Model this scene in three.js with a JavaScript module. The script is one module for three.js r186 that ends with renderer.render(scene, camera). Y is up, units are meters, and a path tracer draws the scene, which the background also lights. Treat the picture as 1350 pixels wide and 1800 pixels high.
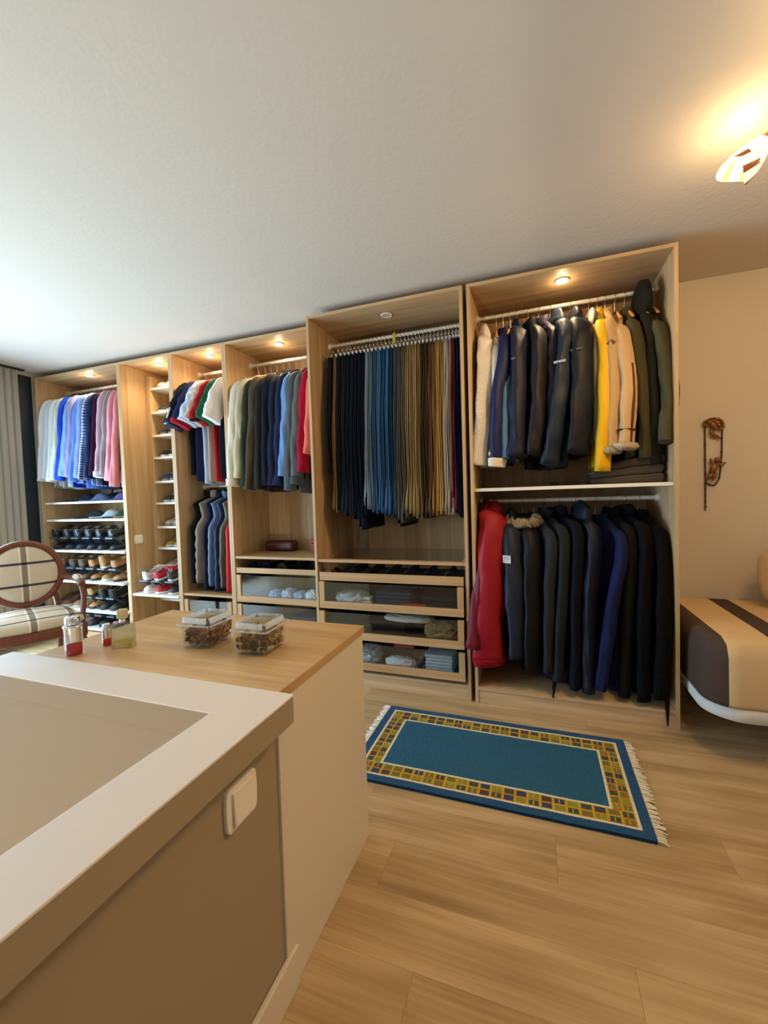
import * as THREE from 'three';
import { RoundedBoxGeometry } from 'three/addons/geometries/RoundedBoxGeometry.js';
import { mergeGeometries, mergeVertices } from 'three/addons/utils/BufferGeometryUtils.js';
import { ImprovedNoise } from 'three/addons/math/ImprovedNoise.js';
import { RectAreaLightUniformsLib } from 'three/addons/lights/RectAreaLightUniformsLib.js';
import { FontLoader } from 'three/addons/loaders/FontLoader.js';
import { TextGeometry } from 'three/addons/geometries/TextGeometry.js';

// ---------------------------------------------------------------- camera, sky, large lights, exposure
const scene = new THREE.Scene();
const camera = new THREE.PerspectiveCamera(101.13, 1350 / 1800, 0.05, 60);
camera.position.set(-0.648, 1.2058, 2.404);
camera.rotation.order = 'YXZ';
camera.rotation.set(-0.0393, 0.3492, -0.0315);
const renderer = new THREE.WebGLRenderer({ antialias: true });
renderer.toneMapping = THREE.LinearToneMapping;
renderer.toneMappingExposure = 1.45;
renderer.shadowMap.enabled = true;
RectAreaLightUniformsLib.init();
scene.background = new THREE.Color().setRGB(1.15, 1.5, 1.8);           // bright overcast sky outside
function areaLight(name, color, nits, w, h, pos, target) {
  const l = new THREE.RectAreaLight(color, nits, w, h); l.name = name;
  l.position.set(...pos); l.lookAt(...target); scene.add(l); return l;
}
const DAY = new THREE.Color().setRGB(0.56, 0.79, 1.0);
areaLight('daylight_through_window', DAY, 9.6, 2.9, 1.45, [-4.78, 0.86, 1.65], [0, 0.86, 1.65]);
const WARM = new THREE.Color().setRGB(1.0, 0.66, 0.3);
const LAMP = 0.40;                                                    // candela of each bulb of the ceiling lamp
const SPOTC = new THREE.Color().setRGB(1.0, 0.72, 0.40);

// ---------------------------------------------------------------- helpers
let seedState = 12345;
const rnd = () => { seedState = (seedState * 1664525 + 1013904223) >>> 0; return seedState / 4294967296; };
const seed = (s) => { seedState = (s * 2654435761 + 97) >>> 0; rnd(); rnd(); };
const rr = (a, b) => a + (b - a) * rnd();
const perlin = new ImprovedNoise();
const noise = (x, y, z = 0.37) => perlin.noise(x, y, z);
const V = (x, y, z) => new THREE.Vector3(x, y, z);
const lerp = (a, b, t) => a + (b - a) * t;
const sstep = (a, b, x) => { const t = Math.min(1, Math.max(0, (x - a) / (b - a))); return t * t * (3 - 2 * t); };
const used = new Map();
function numbered(name) {
  const n = used.get(name) || 0; used.set(name, n + 1);
  return n ? `${name}_${String(n).padStart(3, '0')}` : name;
}
function tag(o, label, category, group) {
  o.userData.label = label; o.userData.category = category; if (group) o.userData.group = group; return o;
}
function thing(name, label, category, pos = [0, 0, 0], turn = 0, group) {
  const o = new THREE.Group(); o.name = numbered(name); o.position.set(...pos); o.rotation.y = turn;
  scene.add(o); return tag(o, label, category, group);
}
const partCount = new WeakMap();
function part(name, geo, mat, parent) {
  let m = partCount.get(parent); if (!m) partCount.set(parent, m = {});
  const n = m[name] || 0; m[name] = n + 1;
  const o = new THREE.Mesh(geo, mat); o.name = n ? `${name}_${String(n).padStart(3, '0')}` : name;
  o.castShadow = o.receiveShadow = true; parent.add(o); return o;
}
function subgroup(name, parent, pos = [0, 0, 0]) {
  let m = partCount.get(parent); if (!m) partCount.set(parent, m = {});
  const n = m[name] || 0; m[name] = n + 1;
  const o = new THREE.Group(); o.name = n ? `${name}_${String(n).padStart(3, '0')}` : name; o.position.set(...pos); parent.add(o); return o;
}
function solo(name, geo, mat, label, category, group) {             // a thing that is one mesh
  const o = new THREE.Mesh(geo, mat); o.name = numbered(name); o.castShadow = o.receiveShadow = true; scene.add(o);
  return tag(o, label, category, group);
}
function struct(name, geo, mat, parent) {
  const o = geo ? new THREE.Mesh(geo, mat) : new THREE.Group(); o.name = parent ? name : numbered(name);
  o.castShadow = o.receiveShadow = true; if (!parent) o.userData.kind = 'structure';
  (parent || scene).add(o); return o;
}
// metre uvs by dominant axis; grain runs along v ('x','y' or 'z')
function uvm(geo, grain = 'y', du = 0, dv = 0) {
  const g = geo.index ? geo.toNonIndexed() : geo;
  if (!g.attributes.normal) g.computeVertexNormals();
  const p = g.attributes.position, uv = new Float32Array(p.count * 2), a = V(), b = V(), c = V(), n = V();
  for (let i = 0; i < p.count; i += 3) {
    a.fromBufferAttribute(p, i); b.fromBufferAttribute(p, i + 1); c.fromBufferAttribute(p, i + 2);
    n.copy(b).sub(a).cross(c.clone().sub(a));
    const ax = Math.abs(n.x), ay = Math.abs(n.y), az = Math.abs(n.z);
    const dom = ax >= ay && ax >= az ? 'x' : ay >= az ? 'y' : 'z';
    const rest = ['x', 'y', 'z'].filter((k) => k !== dom);
    let vK = rest.includes(grain) ? grain : rest[1], uK = rest.find((k) => k !== vK);
    [a, b, c].forEach((q, k) => { uv[(i + k) * 2] = q[uK] + du; uv[(i + k) * 2 + 1] = q[vK] + dv; });
  }
  g.setAttribute('uv', new THREE.BufferAttribute(uv, 2)); return g;
}
// a slab between two corners, edges rounded
function slab(x0, x1, y0, y1, z0, z1, r = 0.0012, grain = 'y', off = [0, 0]) {
  const w = Math.abs(x1 - x0), h = Math.abs(y1 - y0), d = Math.abs(z1 - z0);
  const g = new RoundedBoxGeometry(w, h, d, 1, Math.min(r, w / 2.2, h / 2.2, d / 2.2));
  g.translate((x0 + x1) / 2, (y0 + y1) / 2, (z0 + z1) / 2); return uvm(g, grain, off[0], off[1]);
}
function plainBox(x0, x1, y0, y1, z0, z1, grain = 'y') {
  const g = new THREE.BoxGeometry(Math.abs(x1 - x0), Math.abs(y1 - y0), Math.abs(z1 - z0));
  g.translate((x0 + x1) / 2, (y0 + y1) / 2, (z0 + z1) / 2); return uvm(g, grain);
}
// loft through rings of points; smooth; uv = (around, along)
function loft(rings, { capA = true, capB = true, closed = true, us = 1, vs = 1 } = {}) {
  const N = rings[0].length, M = rings.length, pos = [], uv = [], idx = [];
  const row = closed ? N + 1 : N;
  rings.forEach((r, j) => { for (let i = 0; i < row; i++) { const p = r[i % N]; pos.push(p.x, p.y, p.z); uv.push(us * i / N, vs * j / (M - 1)); } });
  for (let j = 0; j < M - 1; j++) for (let i = 0; i < row - 1; i++) {
    const a = j * row + i, b = a + 1, c = a + row, d = c + 1; idx.push(a, c, b, b, c, d);
  }
  const cap = (j, flip) => {
    const c = V(); rings[j].forEach((p) => c.add(p)); c.multiplyScalar(1 / N);
    const ci = pos.length / 3; pos.push(c.x, c.y, c.z); uv.push(0.5, 0.5);
    for (let i = 0; i < row - 1; i++) { const a = j * row + i; flip ? idx.push(ci, a, a + 1) : idx.push(ci, a + 1, a); }
  };
  if (capA) cap(0, true); if (capB) cap(M - 1, false);
  const g = new THREE.BufferGeometry();
  g.setAttribute('position', new THREE.Float32BufferAttribute(pos, 3)); g.setAttribute('uv', new THREE.Float32BufferAttribute(uv, 2));
  g.setIndex(idx); g.computeVertexNormals();
  if (closed) {                                                       // weld the seam's normals
    const n = g.attributes.normal;
    for (let j = 0; j < M; j++) { const a = j * row, b = a + N; const x = n.getX(a) + n.getX(b), y = n.getY(a) + n.getY(b), z = n.getZ(a) + n.getZ(b), l = Math.hypot(x, y, z) || 1; n.setXYZ(a, x / l, y / l, z / l); n.setXYZ(b, x / l, y / l, z / l); }
  }
  return g;
}
function tube(points, r, seg = 24, rad = 7, closed = false) {
  return new THREE.TubeGeometry(new THREE.CatmullRomCurve3(points, closed), seg, r, rad, closed);
}
function join(list) { return mergeGeometries(list.map((g) => { const q = g.index ? g.toNonIndexed() : g.clone(); if (!q.attributes.uv) q.setAttribute('uv', new THREE.Float32BufferAttribute(new Float32Array(q.attributes.position.count * 2), 2)); for (const k of Object.keys(q.attributes)) if (!['position', 'normal', 'uv'].includes(k)) q.deleteAttribute(k); return q; })); }
function lathe(pts, seg = 32) { return new THREE.LatheGeometry(pts.map(([x, y]) => new THREE.Vector2(x, y)), seg); }
const move = (g, x, y, z) => g.translate(x, y, z);

// ---------------------------------------------------------------- textures and materials
function canvasTex(w, h, draw, { srgb = true, rx = 1, ry = 1 } = {}) {
  const c = document.createElement('canvas'); c.width = w; c.height = h; draw(c.getContext('2d'), w, h);
  const t = new THREE.CanvasTexture(c); if (srgb) t.colorSpace = THREE.SRGBColorSpace;
  t.wrapS = t.wrapT = THREE.RepeatWrapping; t.repeat.set(rx, ry); t.magFilter = THREE.LinearFilter; return t;
}
function dataTex(w, h, fn, { srgb = true, rx = 1, ry = 1 } = {}) {
  const a = new Uint8Array(w * h * 4);
  for (let y = 0; y < h; y++) for (let x = 0; x < w; x++) { const c = fn(x / w, y / h, x, y); const i = (y * w + x) * 4; for (let k = 0; k < 3; k++) a[i + k] = Math.max(0, Math.min(255, Math.round(c[k]))); a[i + 3] = 255; }
  const t = new THREE.DataTexture(a, w, h, THREE.RGBAFormat); if (srgb) t.colorSpace = THREE.SRGBColorSpace;
  t.wrapS = t.wrapT = THREE.RepeatWrapping; t.repeat.set(rx, ry); t.magFilter = THREE.LinearFilter; t.minFilter = THREE.LinearMipmapLinearFilter; t.needsUpdate = true; return t;
}
// tileable noise: fbm on a torus-like wrap (blend across the edge)
function tileN(u, v, fu, fv, oct, s) {
  const f = (a, b) => { let t = 0, am = 0.5, k = 1; for (let o = 0; o < oct; o++) { t += am * noise(a * fu * k + s, b * fv * k + s * 1.7, s + o * 3.1); am *= 0.5; k *= 2; } return t; };
  const wu = sstep(0.8, 1, u), wv = sstep(0.8, 1, v);
  return lerp(lerp(f(u, v), f(u - 1, v), wu), lerp(f(u, v - 1), f(u - 1, v - 1), wu), wv);
}
function woodTex(base, dark, s, { fu = 14, fv = 1.6, streak = 1, blotch = 0.5, W = 512, H = 512 } = {}) {
  return (u, v) => {
    const n = tileN(u, v, fu, fv, 3, s), f = tileN(u, v, fu * 5, fv * 3, 2, s + 9), b = tileN(u, v, 3, 2, 2, s + 21);
    const t = Math.max(0, Math.min(1, 0.42 + streak * (n * 0.9 + f * 0.5) + blotch * b));
    return [0, 1, 2].map((k) => lerp(base[k], dark[k], t));
  };
}
const std = (o) => new THREE.MeshStandardMaterial(o);
const phys = (o) => new THREE.MeshPhysicalMaterial(o);
const texOak = dataTex(512, 512, woodTex([206, 174, 132], [168, 135, 94], 3.3, { fu: 16, fv: 1.2, blotch: 0.25 }), { rx: 1.6, ry: 0.8 });
const texTop = dataTex(512, 512, (() => { const f = woodTex([208, 176, 128], [172, 134, 86], 7.7, { fu: 10, fv: 1.4 }); return f; })(), { rx: 2.2, ry: 1 });
const M = {};
M.oak = std({ map: texOak, roughness: 0.55 });
M.oakEdge = std({ map: texOak, color: 0xfff4e6, roughness: 0.5 });
M.shelfWhite = std({ color: 0xe9e4da, roughness: 0.45 });
M.woodTop = phys({ map: texTop, roughness: 0.38, clearcoat: 0.15, clearcoatRoughness: 0.35 });
M.wall = std({ color: new THREE.Color(0xd9cfbf), roughness: 0.9, bumpMap: dataTex(256, 256, (u, v) => { const n = 128 + 120 * tileN(u, v, 40, 40, 3, 5.5); return [n, n, n]; }, { srgb: false, rx: 1.4, ry: 1.4 }), bumpScale: 0.001 });
M.ceiling = std({ color: new THREE.Color(0xd8d0c4), roughness: 0.95, bumpMap: M.wall.bumpMap, bumpScale: 0.0014 });
M.parapet = std({ color: 0xa1927c, roughness: 0.75 });
M.cap = std({ color: 0xe2dcd6, roughness: 0.5 });
M.panelWhite = std({ color: 0xded5c6, roughness: 0.5 });
M.white = std({ color: 0xf0ece4, roughness: 0.4 });
M.rod = std({ color: 0xe6e0d2, roughness: 0.35, metalness: 0.25 });
M.chrome = std({ color: 0xd8d8d8, roughness: 0.22, metalness: 1 });
M.metalDark = std({ color: 0x2a2c30, roughness: 0.5, metalness: 0.4 });
M.frame = std({ color: 0x28323c, roughness: 0.45 });
M.hangWood = std({ map: dataTex(64, 64, woodTex([214, 160, 92], [176, 116, 58], 4.4), {}), roughness: 0.45 });
M.hangDark = std({ color: 0x5b3c22, roughness: 0.5 });
M.chairWood = std({ map: dataTex(128, 128, woodTex([126, 66, 38], [86, 40, 24], 2.2), { rx: 5, ry: 5 }), roughness: 0.4 });
M.black = std({ color: 0x121316, roughness: 0.5 });
M.pane = phys({ color: 0xffffff, roughness: 0.03, transmission: 1, thickness: 0, ior: 1.5 });
M.paneTint = phys({ color: 0xcfe0ea, roughness: 0.03, transmission: 1, thickness: 0, ior: 1.5 });
M.glassTint = phys({ color: 0xf4f7f8, roughness: 0.04, transmission: 1, thickness: 0, ior: 1.6 });
const weaveBump = dataTex(128, 128, (u, v) => { const n = 128 + 50 * Math.sin(u * 64 * Math.PI) * Math.sin(v * 64 * Math.PI) + 60 * tileN(u, v, 12, 12, 2, 8.1); return [n, n, n]; }, { srgb: false, rx: 3, ry: 6 });
const fuzzBump = dataTex(256, 256, (u, v) => { const n = 128 + 230 * tileN(u, v, 44, 44, 3, 1.9); return [n, n, n]; }, { srgb: false, rx: 2, ry: 2 });
const clothCache = new Map();
function cloth(hex, kind = 'plain') {
  const key = hex + kind; if (clothCache.has(key)) return clothCache.get(key);
  const o = { color: hex, roughness: kind === 'nylon' ? 0.5 : 0.92, bumpMap: kind === 'fur' || kind === 'fleece' ? fuzzBump : weaveBump, bumpScale: kind === 'fur' ? 0.01 : kind === 'fleece' ? 0.006 : 0.0006, side: THREE.DoubleSide };
  const m = phys({ ...o, specularIntensity: kind === 'nylon' ? 0.45 : 0.25 });
  clothCache.set(key, m); return m;
}
// ---------------------------------------------------------------- the room
const CEIL = 2.41, BACK = -0.6, LEFT = -4.95, RIGHT = 2.7, REAR = 4.6;
const SX0 = -2.06, SX1 = -1.31, SZ0 = 1.70, SZ1 = 4.0;               // the stair opening
{
  // floor: vinyl oak planks running along x, each its own piece; a slab with the stair opening lies under them
  const fl = struct('floor');
  part('screed', join([plainBox(LEFT - 0.2, RIGHT + 0.2, -0.25, -0.012, BACK - 0.2, SZ0), plainBox(LEFT - 0.2, SX0, -0.25, -0.012, SZ0, SZ1), plainBox(SX1, RIGHT + 0.2, -0.25, -0.012, SZ0, SZ1), plainBox(LEFT - 0.2, RIGHT + 0.2, -0.25, -0.012, SZ1, REAR + 0.2)]), M.parapet, fl);
  const mats = [], tints = [[190, 165, 126], [186, 161, 121], [194, 170, 131], [188, 163, 122], [183, 159, 121]];
  tints.forEach((t, i) => mats.push(phys({ map: dataTex(512, 256, woodTex(t.map((c) => c + 14), t.map((c, k) => c - [34, 36, 36][k]), 30 + i * 5.3, { fu: 9, fv: 1.6, streak: 1.0, blotch: 1.0 }), { rx: 1 / 0.42, ry: 1 / 1.28 }), roughness: 0.42, clearcoat: 0.12, clearcoatRoughness: 0.4, bumpMap: fuzzBump, bumpScale: 0.0003 })));
  seed(77);
  const PW = 0.185, PL = 1.22;
  let k = 0;
  for (let z = BACK; z < REAR; z += PW, k++) {
    for (let x = LEFT - ((k * 0.43) % 1) * PL; x < RIGHT; x += PL) {
      let a = Math.max(x, LEFT), b = Math.min(x + PL, RIGHT); const z1 = Math.min(z + PW, REAR);
      const pieces = [];
      if (z1 > SZ0 - 0.1 && z < SZ1) { if (a < SX0 - 0.1) pieces.push([a, Math.min(b, SX0 - 0.1)]); if (b > SX1 + 0.08) pieces.push([Math.max(a, SX1 + 0.08), b]); } else pieces.push([a, b]);
      for (const [p, q] of pieces) { if (q - p < 0.03) continue; part('plank', slab(p + 0.0002, q - 0.0002, -0.012, 0, z + 0.0002, z1 - 0.0002, 0.0004, 'x', [rr(0, 9), rr(0, 9)]), mats[(k * 3 + Math.floor(rr(0, 5))) % 5], fl); }
    }
  }
  struct('ceiling', plainBox(LEFT - 0.2, RIGHT + 0.2, CEIL, CEIL + 0.2, BACK - 0.2, REAR + 0.2), M.ceiling);
  struct('wall_back', plainBox(LEFT - 0.2, RIGHT + 0.2, -2.8, CEIL, BACK - 0.2, BACK), M.wall);
  struct('wall_right', plainBox(RIGHT, RIGHT + 0.2, -0.25, CEIL, BACK, REAR + 0.2), M.wall);
  // left wall with the balcony door opening z -0.165 .. 3.15
  struct('wall_left', join([plainBox(LEFT - 0.2, LEFT, -0.25, CEIL, BACK, -0.165), plainBox(LEFT - 0.2, LEFT, -0.25, CEIL, 3.15, REAR + 0.2), plainBox(LEFT - 0.2, LEFT, 2.385, CEIL, -0.165, 3.15), plainBox(LEFT - 0.2, LEFT, -0.25, 0.0, -0.165, 3.15)]), M.wall);
  // rear wall behind the camera
  struct('wall_rear', plainBox(LEFT, RIGHT, -0.25, CEIL, REAR, REAR + 0.2), M.wall);
  // balcony door: dark aluminium frame, floor to lintel
  const w1 = struct('window_1'), fx0 = LEFT - 0.1, fx1 = LEFT - 0.02;
  for (const [a, b] of [[-0.165, -0.05], [0.86, 0.93], [1.95, 2.02], [3.08, 3.15]]) part('window_frame', slab(fx0, fx1, 0.0, 2.385, a, b, 0.003), M.frame, w1);
  part('window_frame', slab(fx0, fx1, 0.0, 0.09, -0.05, 3.08, 0.003), M.frame, w1); part('window_frame', slab(fx0, fx1, 2.3, 2.385, -0.05, 3.08, 0.003), M.frame, w1);
  for (const [a, b] of [[-0.05, 0.86], [0.93, 1.95], [2.02, 3.08]]) part('pane', slab(LEFT - 0.062, LEFT - 0.058, 0.09, 2.3, a, b, 0.001), M.paneTint, w1);
  struct('balcony', join([plainBox(LEFT - 1.6, LEFT - 0.2, -0.3, -0.03, -0.9, 4.4), plainBox(LEFT - 1.6, LEFT - 1.5, -0.03, 0.95, -0.9, 4.4)]), M.cap);
  // stairwell below the opening
  struct('wall_stairwell', join([plainBox(SX0 - 0.1, SX1 + 0.075, -2.8, -0.25, SZ0 - 0.12, SZ0), plainBox(SX1, SX1 + 0.075, -2.8, -0.25, SZ0, SZ1), plainBox(SX0 - 0.1, SX0, -2.8, -0.25, SZ0, SZ1), plainBox(SX0, SX1, -2.8, -0.25, SZ1, SZ1 + 0.1), plainBox(SX0, SX1, -2.9, -2.8, SZ0, SZ1)]), M.parapet);
}
// a small wall lamp lights the stairwell
{
  const t = thing('wall_lamp', 'white round wall lamp low in the stairwell, facing the parapet', 'lamp', [-1.75, -0.35, SZ1]);
  part('base', lathe([[0, 0], [0.08, 0], [0.085, 0.012], [0.07, 0.03], [0, 0.03]], 28).rotateX(-Math.PI / 2), M.white, t);
  part('globe', new THREE.SphereGeometry(0.065, 24, 16).translate(0, 0, -0.09), std({ color: 0xfff4e4, emissive: new THREE.Color().setRGB(1, 0.8, 0.55), emissiveIntensity: 1.5 }), t);
  const l = new THREE.PointLight(new THREE.Color().setRGB(1, 0.8, 0.55), 4.4, 0, 2); l.name = 'stair_bulb'; l.position.set(0, 0, -0.09); l.castShadow = true; l.shadow.radius = 3; t.add(l);
}
// the parapet round the stair opening with its white cap, an L open to the left where the stairs arrive
{
  const PT = 0.69;
  struct('wall_parapet', join([slab(SX0 - 0.11, SX1 + 0.001, -0.25, PT, SZ0 - 0.115, SZ0, 0.002), slab(SX1, SX1 + 0.075, -0.25, PT, SZ0 - 0.115, SZ1, 0.002)]), M.parapet);
  const cap = struct('trim_1');
  const ell = (y0, y1, o) => {                                        // an L-shaped board in plan
    const sh = new THREE.Shape(); [[-2.19 + o, 1.585 + o], [-1.18 - o, 1.585 + o], [-1.18 - o, SZ1], [-1.308 + o, SZ1], [-1.308 + o, 1.708 - o], [-2.19 + o, 1.708 - o]].forEach(([x, z], k) => (k ? sh.lineTo(x, -z) : sh.moveTo(x, -z)));
    const g = new THREE.ExtrudeGeometry(sh, { depth: y1 - y0 - 0.003, bevelEnabled: true, bevelSize: 0.0015, bevelThickness: 0.0015, bevelOffset: -0.0015, bevelSegments: 2 }); g.rotateX(-Math.PI / 2); g.translate(0, y0 + 0.0015, 0); return uvm(g, 'x');
  };
  part('cap_board', ell(0.7512, 0.7562, 0), M.cap, cap);
  part('fascia', ell(PT + 0.001, 0.751, 0.002), M.parapet, cap);
  struct('baseboard_parapet', slab(SX1 + 0.076, SX1 + 0.089, 0.0005, 0.1, 1.545, SZ1, 0.003, 'z'), M.panelWhite);
}
struct('baseboard_back', slab(0.02, RIGHT, 0.0005, 0.08, BACK + 0.001, BACK + 0.014, 0.003, 'x'), M.white);
function switchPlate(name, label, pos, turn, w = 0.084) {
  const t = thing(name, label, 'light switch', pos, turn);
  const sh = new THREE.Shape(); const h = w / 2, q = 0.006;
  sh.moveTo(-h, -h + q); sh.quadraticCurveTo(-h * 1.12, 0, -h, h - q); sh.lineTo(-h + q, h); sh.lineTo(h - q, h); sh.lineTo(h, h - q); sh.quadraticCurveTo(h * 1.12, 0, h, -h + q); sh.lineTo(h - q, -h); sh.lineTo(-h + q, -h);
  part('plate', new THREE.ExtrudeGeometry(sh, { depth: 0.006, bevelEnabled: true, bevelSize: 0.002, bevelThickness: 0.002, bevelSegments: 2 }), M.white, t);
  const rk = new RoundedBoxGeometry(w * 0.72, w * 0.78, 0.006, 2, 0.002); rk.rotateX(-0.06); rk.translate(0, 0, 0.011);
  part('rocker', rk, M.white, t); return t;
}
switchPlate('light_switch', 'white light switch with a wide rocker on the parapet wall beside the stair cap', [SX1 + 0.0755, 0.589, 1.718], Math.PI / 2, 0.086);
switchPlate('light_switch', 'small white light switch on the inner wooden side panel of the sneaker wardrobe', [-3.8335, 0.9, -0.232], Math.PI / 2, 0.07);
// ---------------------------------------------------------------- the wardrobes
const H = 2.36, D = 0.58, T = 0.018, FS = -0.141;                    // height, depth, board, set-back of the left four
const W = [                                                          // [left outer x, right outer x, front z]
  [-0.999, 0.0, 0.0], [-2.013, -1.022, 0.0], [-2.787, -2.0135, FS], [-3.3, -2.788, FS], [-3.852, -3.301, FS], [-4.893, -3.853, FS],
];
function carcass(i, label, plinth = true) {
  const [x0, x1, f] = W[i], b = Math.max(f - D, BACK + 0.001);
  const t = thing('wardrobe', label, 'wardrobe', [0, 0, 0], 0, 'open oak wardrobes along the back wall');
  part('side_panel', slab(x0, x0 + T, 0, H, b, f, 0.001, 'y', [i, 0]), M.oak, t);
  part('side_panel', slab(x1 - T, x1, 0, H, b, f, 0.001, 'y', [i + 0.5, 0]), M.oak, t);
  part('top_panel', slab(x0 + T, x1 - T, H - T, H, b, f, 0.001, 'x', [0, i]), M.oak, t);
  part('bottom_panel', slab(x0 + T, x1 - T, 0.075, 0.092, b, f, 0.001, 'x', [0, i + 0.3]), M.oak, t);
  if (plinth) part('plinth', slab(x0 + T, x1 - T, 0, 0.0745, f - 0.02, f - 0.004, 0.001, 'x', [0.2, i]), M.oak, t);
  part('back_panel', slab(x0 + T, x1 - T, 0.0925, H - T, b, b + 0.006, 0.0005, 'y', [i * 0.37, 0]), M.oak, t);
  return t;
}
function shelf(t, i, y, { z0, z1, mat = M.oak, name = 'shelf', th = T, x0, x1 } = {}) {
  const [a, b, f] = W[i];
  return part(name, slab(x0 ?? a + T + 0.0005, x1 ?? b - T - 0.0005, y - th, y, z0 ?? Math.max(f - D, BACK) + 0.008, z1 ?? f - 0.02, 0.001, 'x', [0, y]), mat, t);
}
const RODZ = (i) => W[i][2] - 0.29;
function rod(t, i, y) {
  const [a, b] = W[i], z = RODZ(i), x0 = a + T + 0.0005, x1 = b - T - 0.0005;
  const g = new THREE.CylinderGeometry(0.0125, 0.0125, x1 - x0, 14); g.rotateZ(Math.PI / 2); g.translate((x0 + x1) / 2, y, z);
  const r = part('clothes_rail', g, M.rod, t);
  for (const [x, s] of [[x0, 1], [x1, -1]]) { const c = new THREE.CylinderGeometry(0.02, 0.024, 0.016, 16); c.rotateZ(s * -Math.PI / 2); c.translate(x + s * 0.008, y, z); part('rail_bracket', c, M.rod, r); }
}
function spot(i, x, z, on, label) {
  const t = thing('spotlight', label, 'spotlight', [x, H - T, z], 0, 'round spotlights under the wardrobe tops');
  part('trim_ring', lathe([[0.026, -0.001], [0.036, -0.001], [0.037, -0.004], [0.034, -0.007], [0.027, -0.006], [0.026, -0.001]], 28), M.white, t);
  const em = on ? std({ color: 0xffffff, emissive: new THREE.Color().setRGB(1.0, 0.86, 0.62), emissiveIntensity: on * 6 }) : std({ color: 0xcfc9be, roughness: 0.4 });
  const dsk = new THREE.CylinderGeometry(0.027, 0.027, 0.004, 28); dsk.translate(0, -0.003, 0);
  part('lens', dsk, em, t);
  if (on) {
    const l = new THREE.SpotLight(SPOTC, 0.85 * on, 0, 1.35, 0.85, 2); l.name = 'spot_beam'; l.position.set(0, -0.012, 0); l.castShadow = true; l.shadow.radius = 1.2;
    l.target.position.set(0, -1, 0); t.add(l); t.add(l.target);
    const p = new THREE.PointLight(SPOTC, 0.05 * on, 0, 2); p.name = 'spot_glow'; p.position.set(0, -0.03, 0); p.castShadow = true; t.add(p);
  }
}
// a drawer: wooden frame front with glass, box behind
function drawer(t, i, y0, y1, { pull = 0.0, name = 'drawer' } = {}) {
  const [a, b, f] = W[i]; const x0 = a + T + 0.012, x1 = b - T - 0.012, z = f + pull;
  const d = subgroup(name, t);
  const fw = 0.036, fb = 0.045;
  part('front_frame', join([slab(x0, x1, y0, y0 + fb, z - 0.018, z, 0.001, 'x'), slab(x0, x0 + fw, y0 + fb, y1, z - 0.018, z, 0.001, 'y'), slab(x1 - fw, x1, y0 + fb, y1, z - 0.018, z, 0.001, 'y')]), M.oakEdge, d);
  part('glass_pane', slab(x0 + fw, x1 - fw, y0 + fb, y1 - 0.004, z - 0.011, z - 0.007, 0.0008), M.glassTint, d);
  part('drawer_box', join([slab(x0 + 0.002, x0 + 0.012, y0 + 0.012, y1 - 0.03, f - 0.5, z - 0.019, 0.001), slab(x1 - 0.012, x1 - 0.002, y0 + 0.012, y1 - 0.03, f - 0.5, z - 0.019, 0.001), slab(x0 + 0.012, x1 - 0.012, y0 + 0.012, y0 + 0.02, f - 0.5, z - 0.019, 0.001), slab(x0 + 0.012, x1 - 0.012, y0 + 0.02, y1 - 0.03, f - 0.5, f - 0.49, 0.001)]), M.drawerIn, d);
  return d;
}
M.drawerIn = std({ color: 0x2e2c2b, roughness: 0.7 });
function tray(t, i, y0, y1) {                                         // shallow pull-out tray with a wooden lip
  const [a, b, f] = W[i], x0 = a + T + 0.012, x1 = b - T - 0.012;
  const d = subgroup('accessory_tray', t);
  part('tray_front', slab(x0, x1, y0, y1, f - 0.016, f, 0.001, 'x'), M.oakEdge, d);
  part('tray_bed', slab(x0, x1, y0, y0 + 0.006, f - 0.5, f - 0.0165, 0.0005), M.drawerIn, d);
  const dv = []; const n = Math.round((x1 - x0) / 0.125); for (let k = 1; k < n; k++) { const x = lerp(x0, x1, k / n); dv.push(slab(x - 0.003, x + 0.003, y0 + 0.006, y1 - 0.004, f - 0.5, f - 0.0165, 0.0005)); }
  part('divider', join(dv), M.drawerIn, d);
}
const w1 = carcass(0, 'tall open wardrobe at the right end, jackets hanging on an upper and a lower rail');
rod(w1, 0, 2.27); rod(w1, 0, 1.148); shelf(w1, 0, 1.228, { mat: M.shelfWhite });
const w2 = carcass(1, 'tall open wardrobe full of trousers above three glass-fronted drawers');
rod(w2, 1, 2.256);
{ // the shelf over the tray has a glass field in a wooden rim
  const [a, b, f] = W[1], x0 = a + T + 0.0005, x1 = b - T - 0.0005, s = subgroup('glass_shelf', w2);
  part('shelf_rim', join([slab(x0, x1, 0.787, 0.805, f - 0.05, f - 0.004, 0.001, 'x'), slab(x0, x0 + 0.03, 0.787, 0.805, f - 0.55, f - 0.05, 0.001, 'z'), slab(x1 - 0.03, x1, 0.787, 0.805, f - 0.55, f - 0.05, 0.001, 'z'), slab(x0, x1, 0.787, 0.805, f - 0.571, f - 0.55, 0.001, 'x')]), M.oakEdge, s);
  part('glass_pane', slab(x0 + 0.0305, x1 - 0.0305, 0.797, 0.803, f - 0.5495, f - 0.0505, 0.0005), M.glassTint, s);
}
tray(w2, 1, 0.67, 0.722); drawer(w2, 1, 0.492, 0.664, { pull: 0.012 }); drawer(w2, 1, 0.306, 0.474, { pull: 0.02 }); drawer(w2, 1, 0.115, 0.284, { pull: 0.012 });
const w3 = carcass(2, 'open wardrobe with sweaters hanging over a shelf with two dark red pieces');
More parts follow.
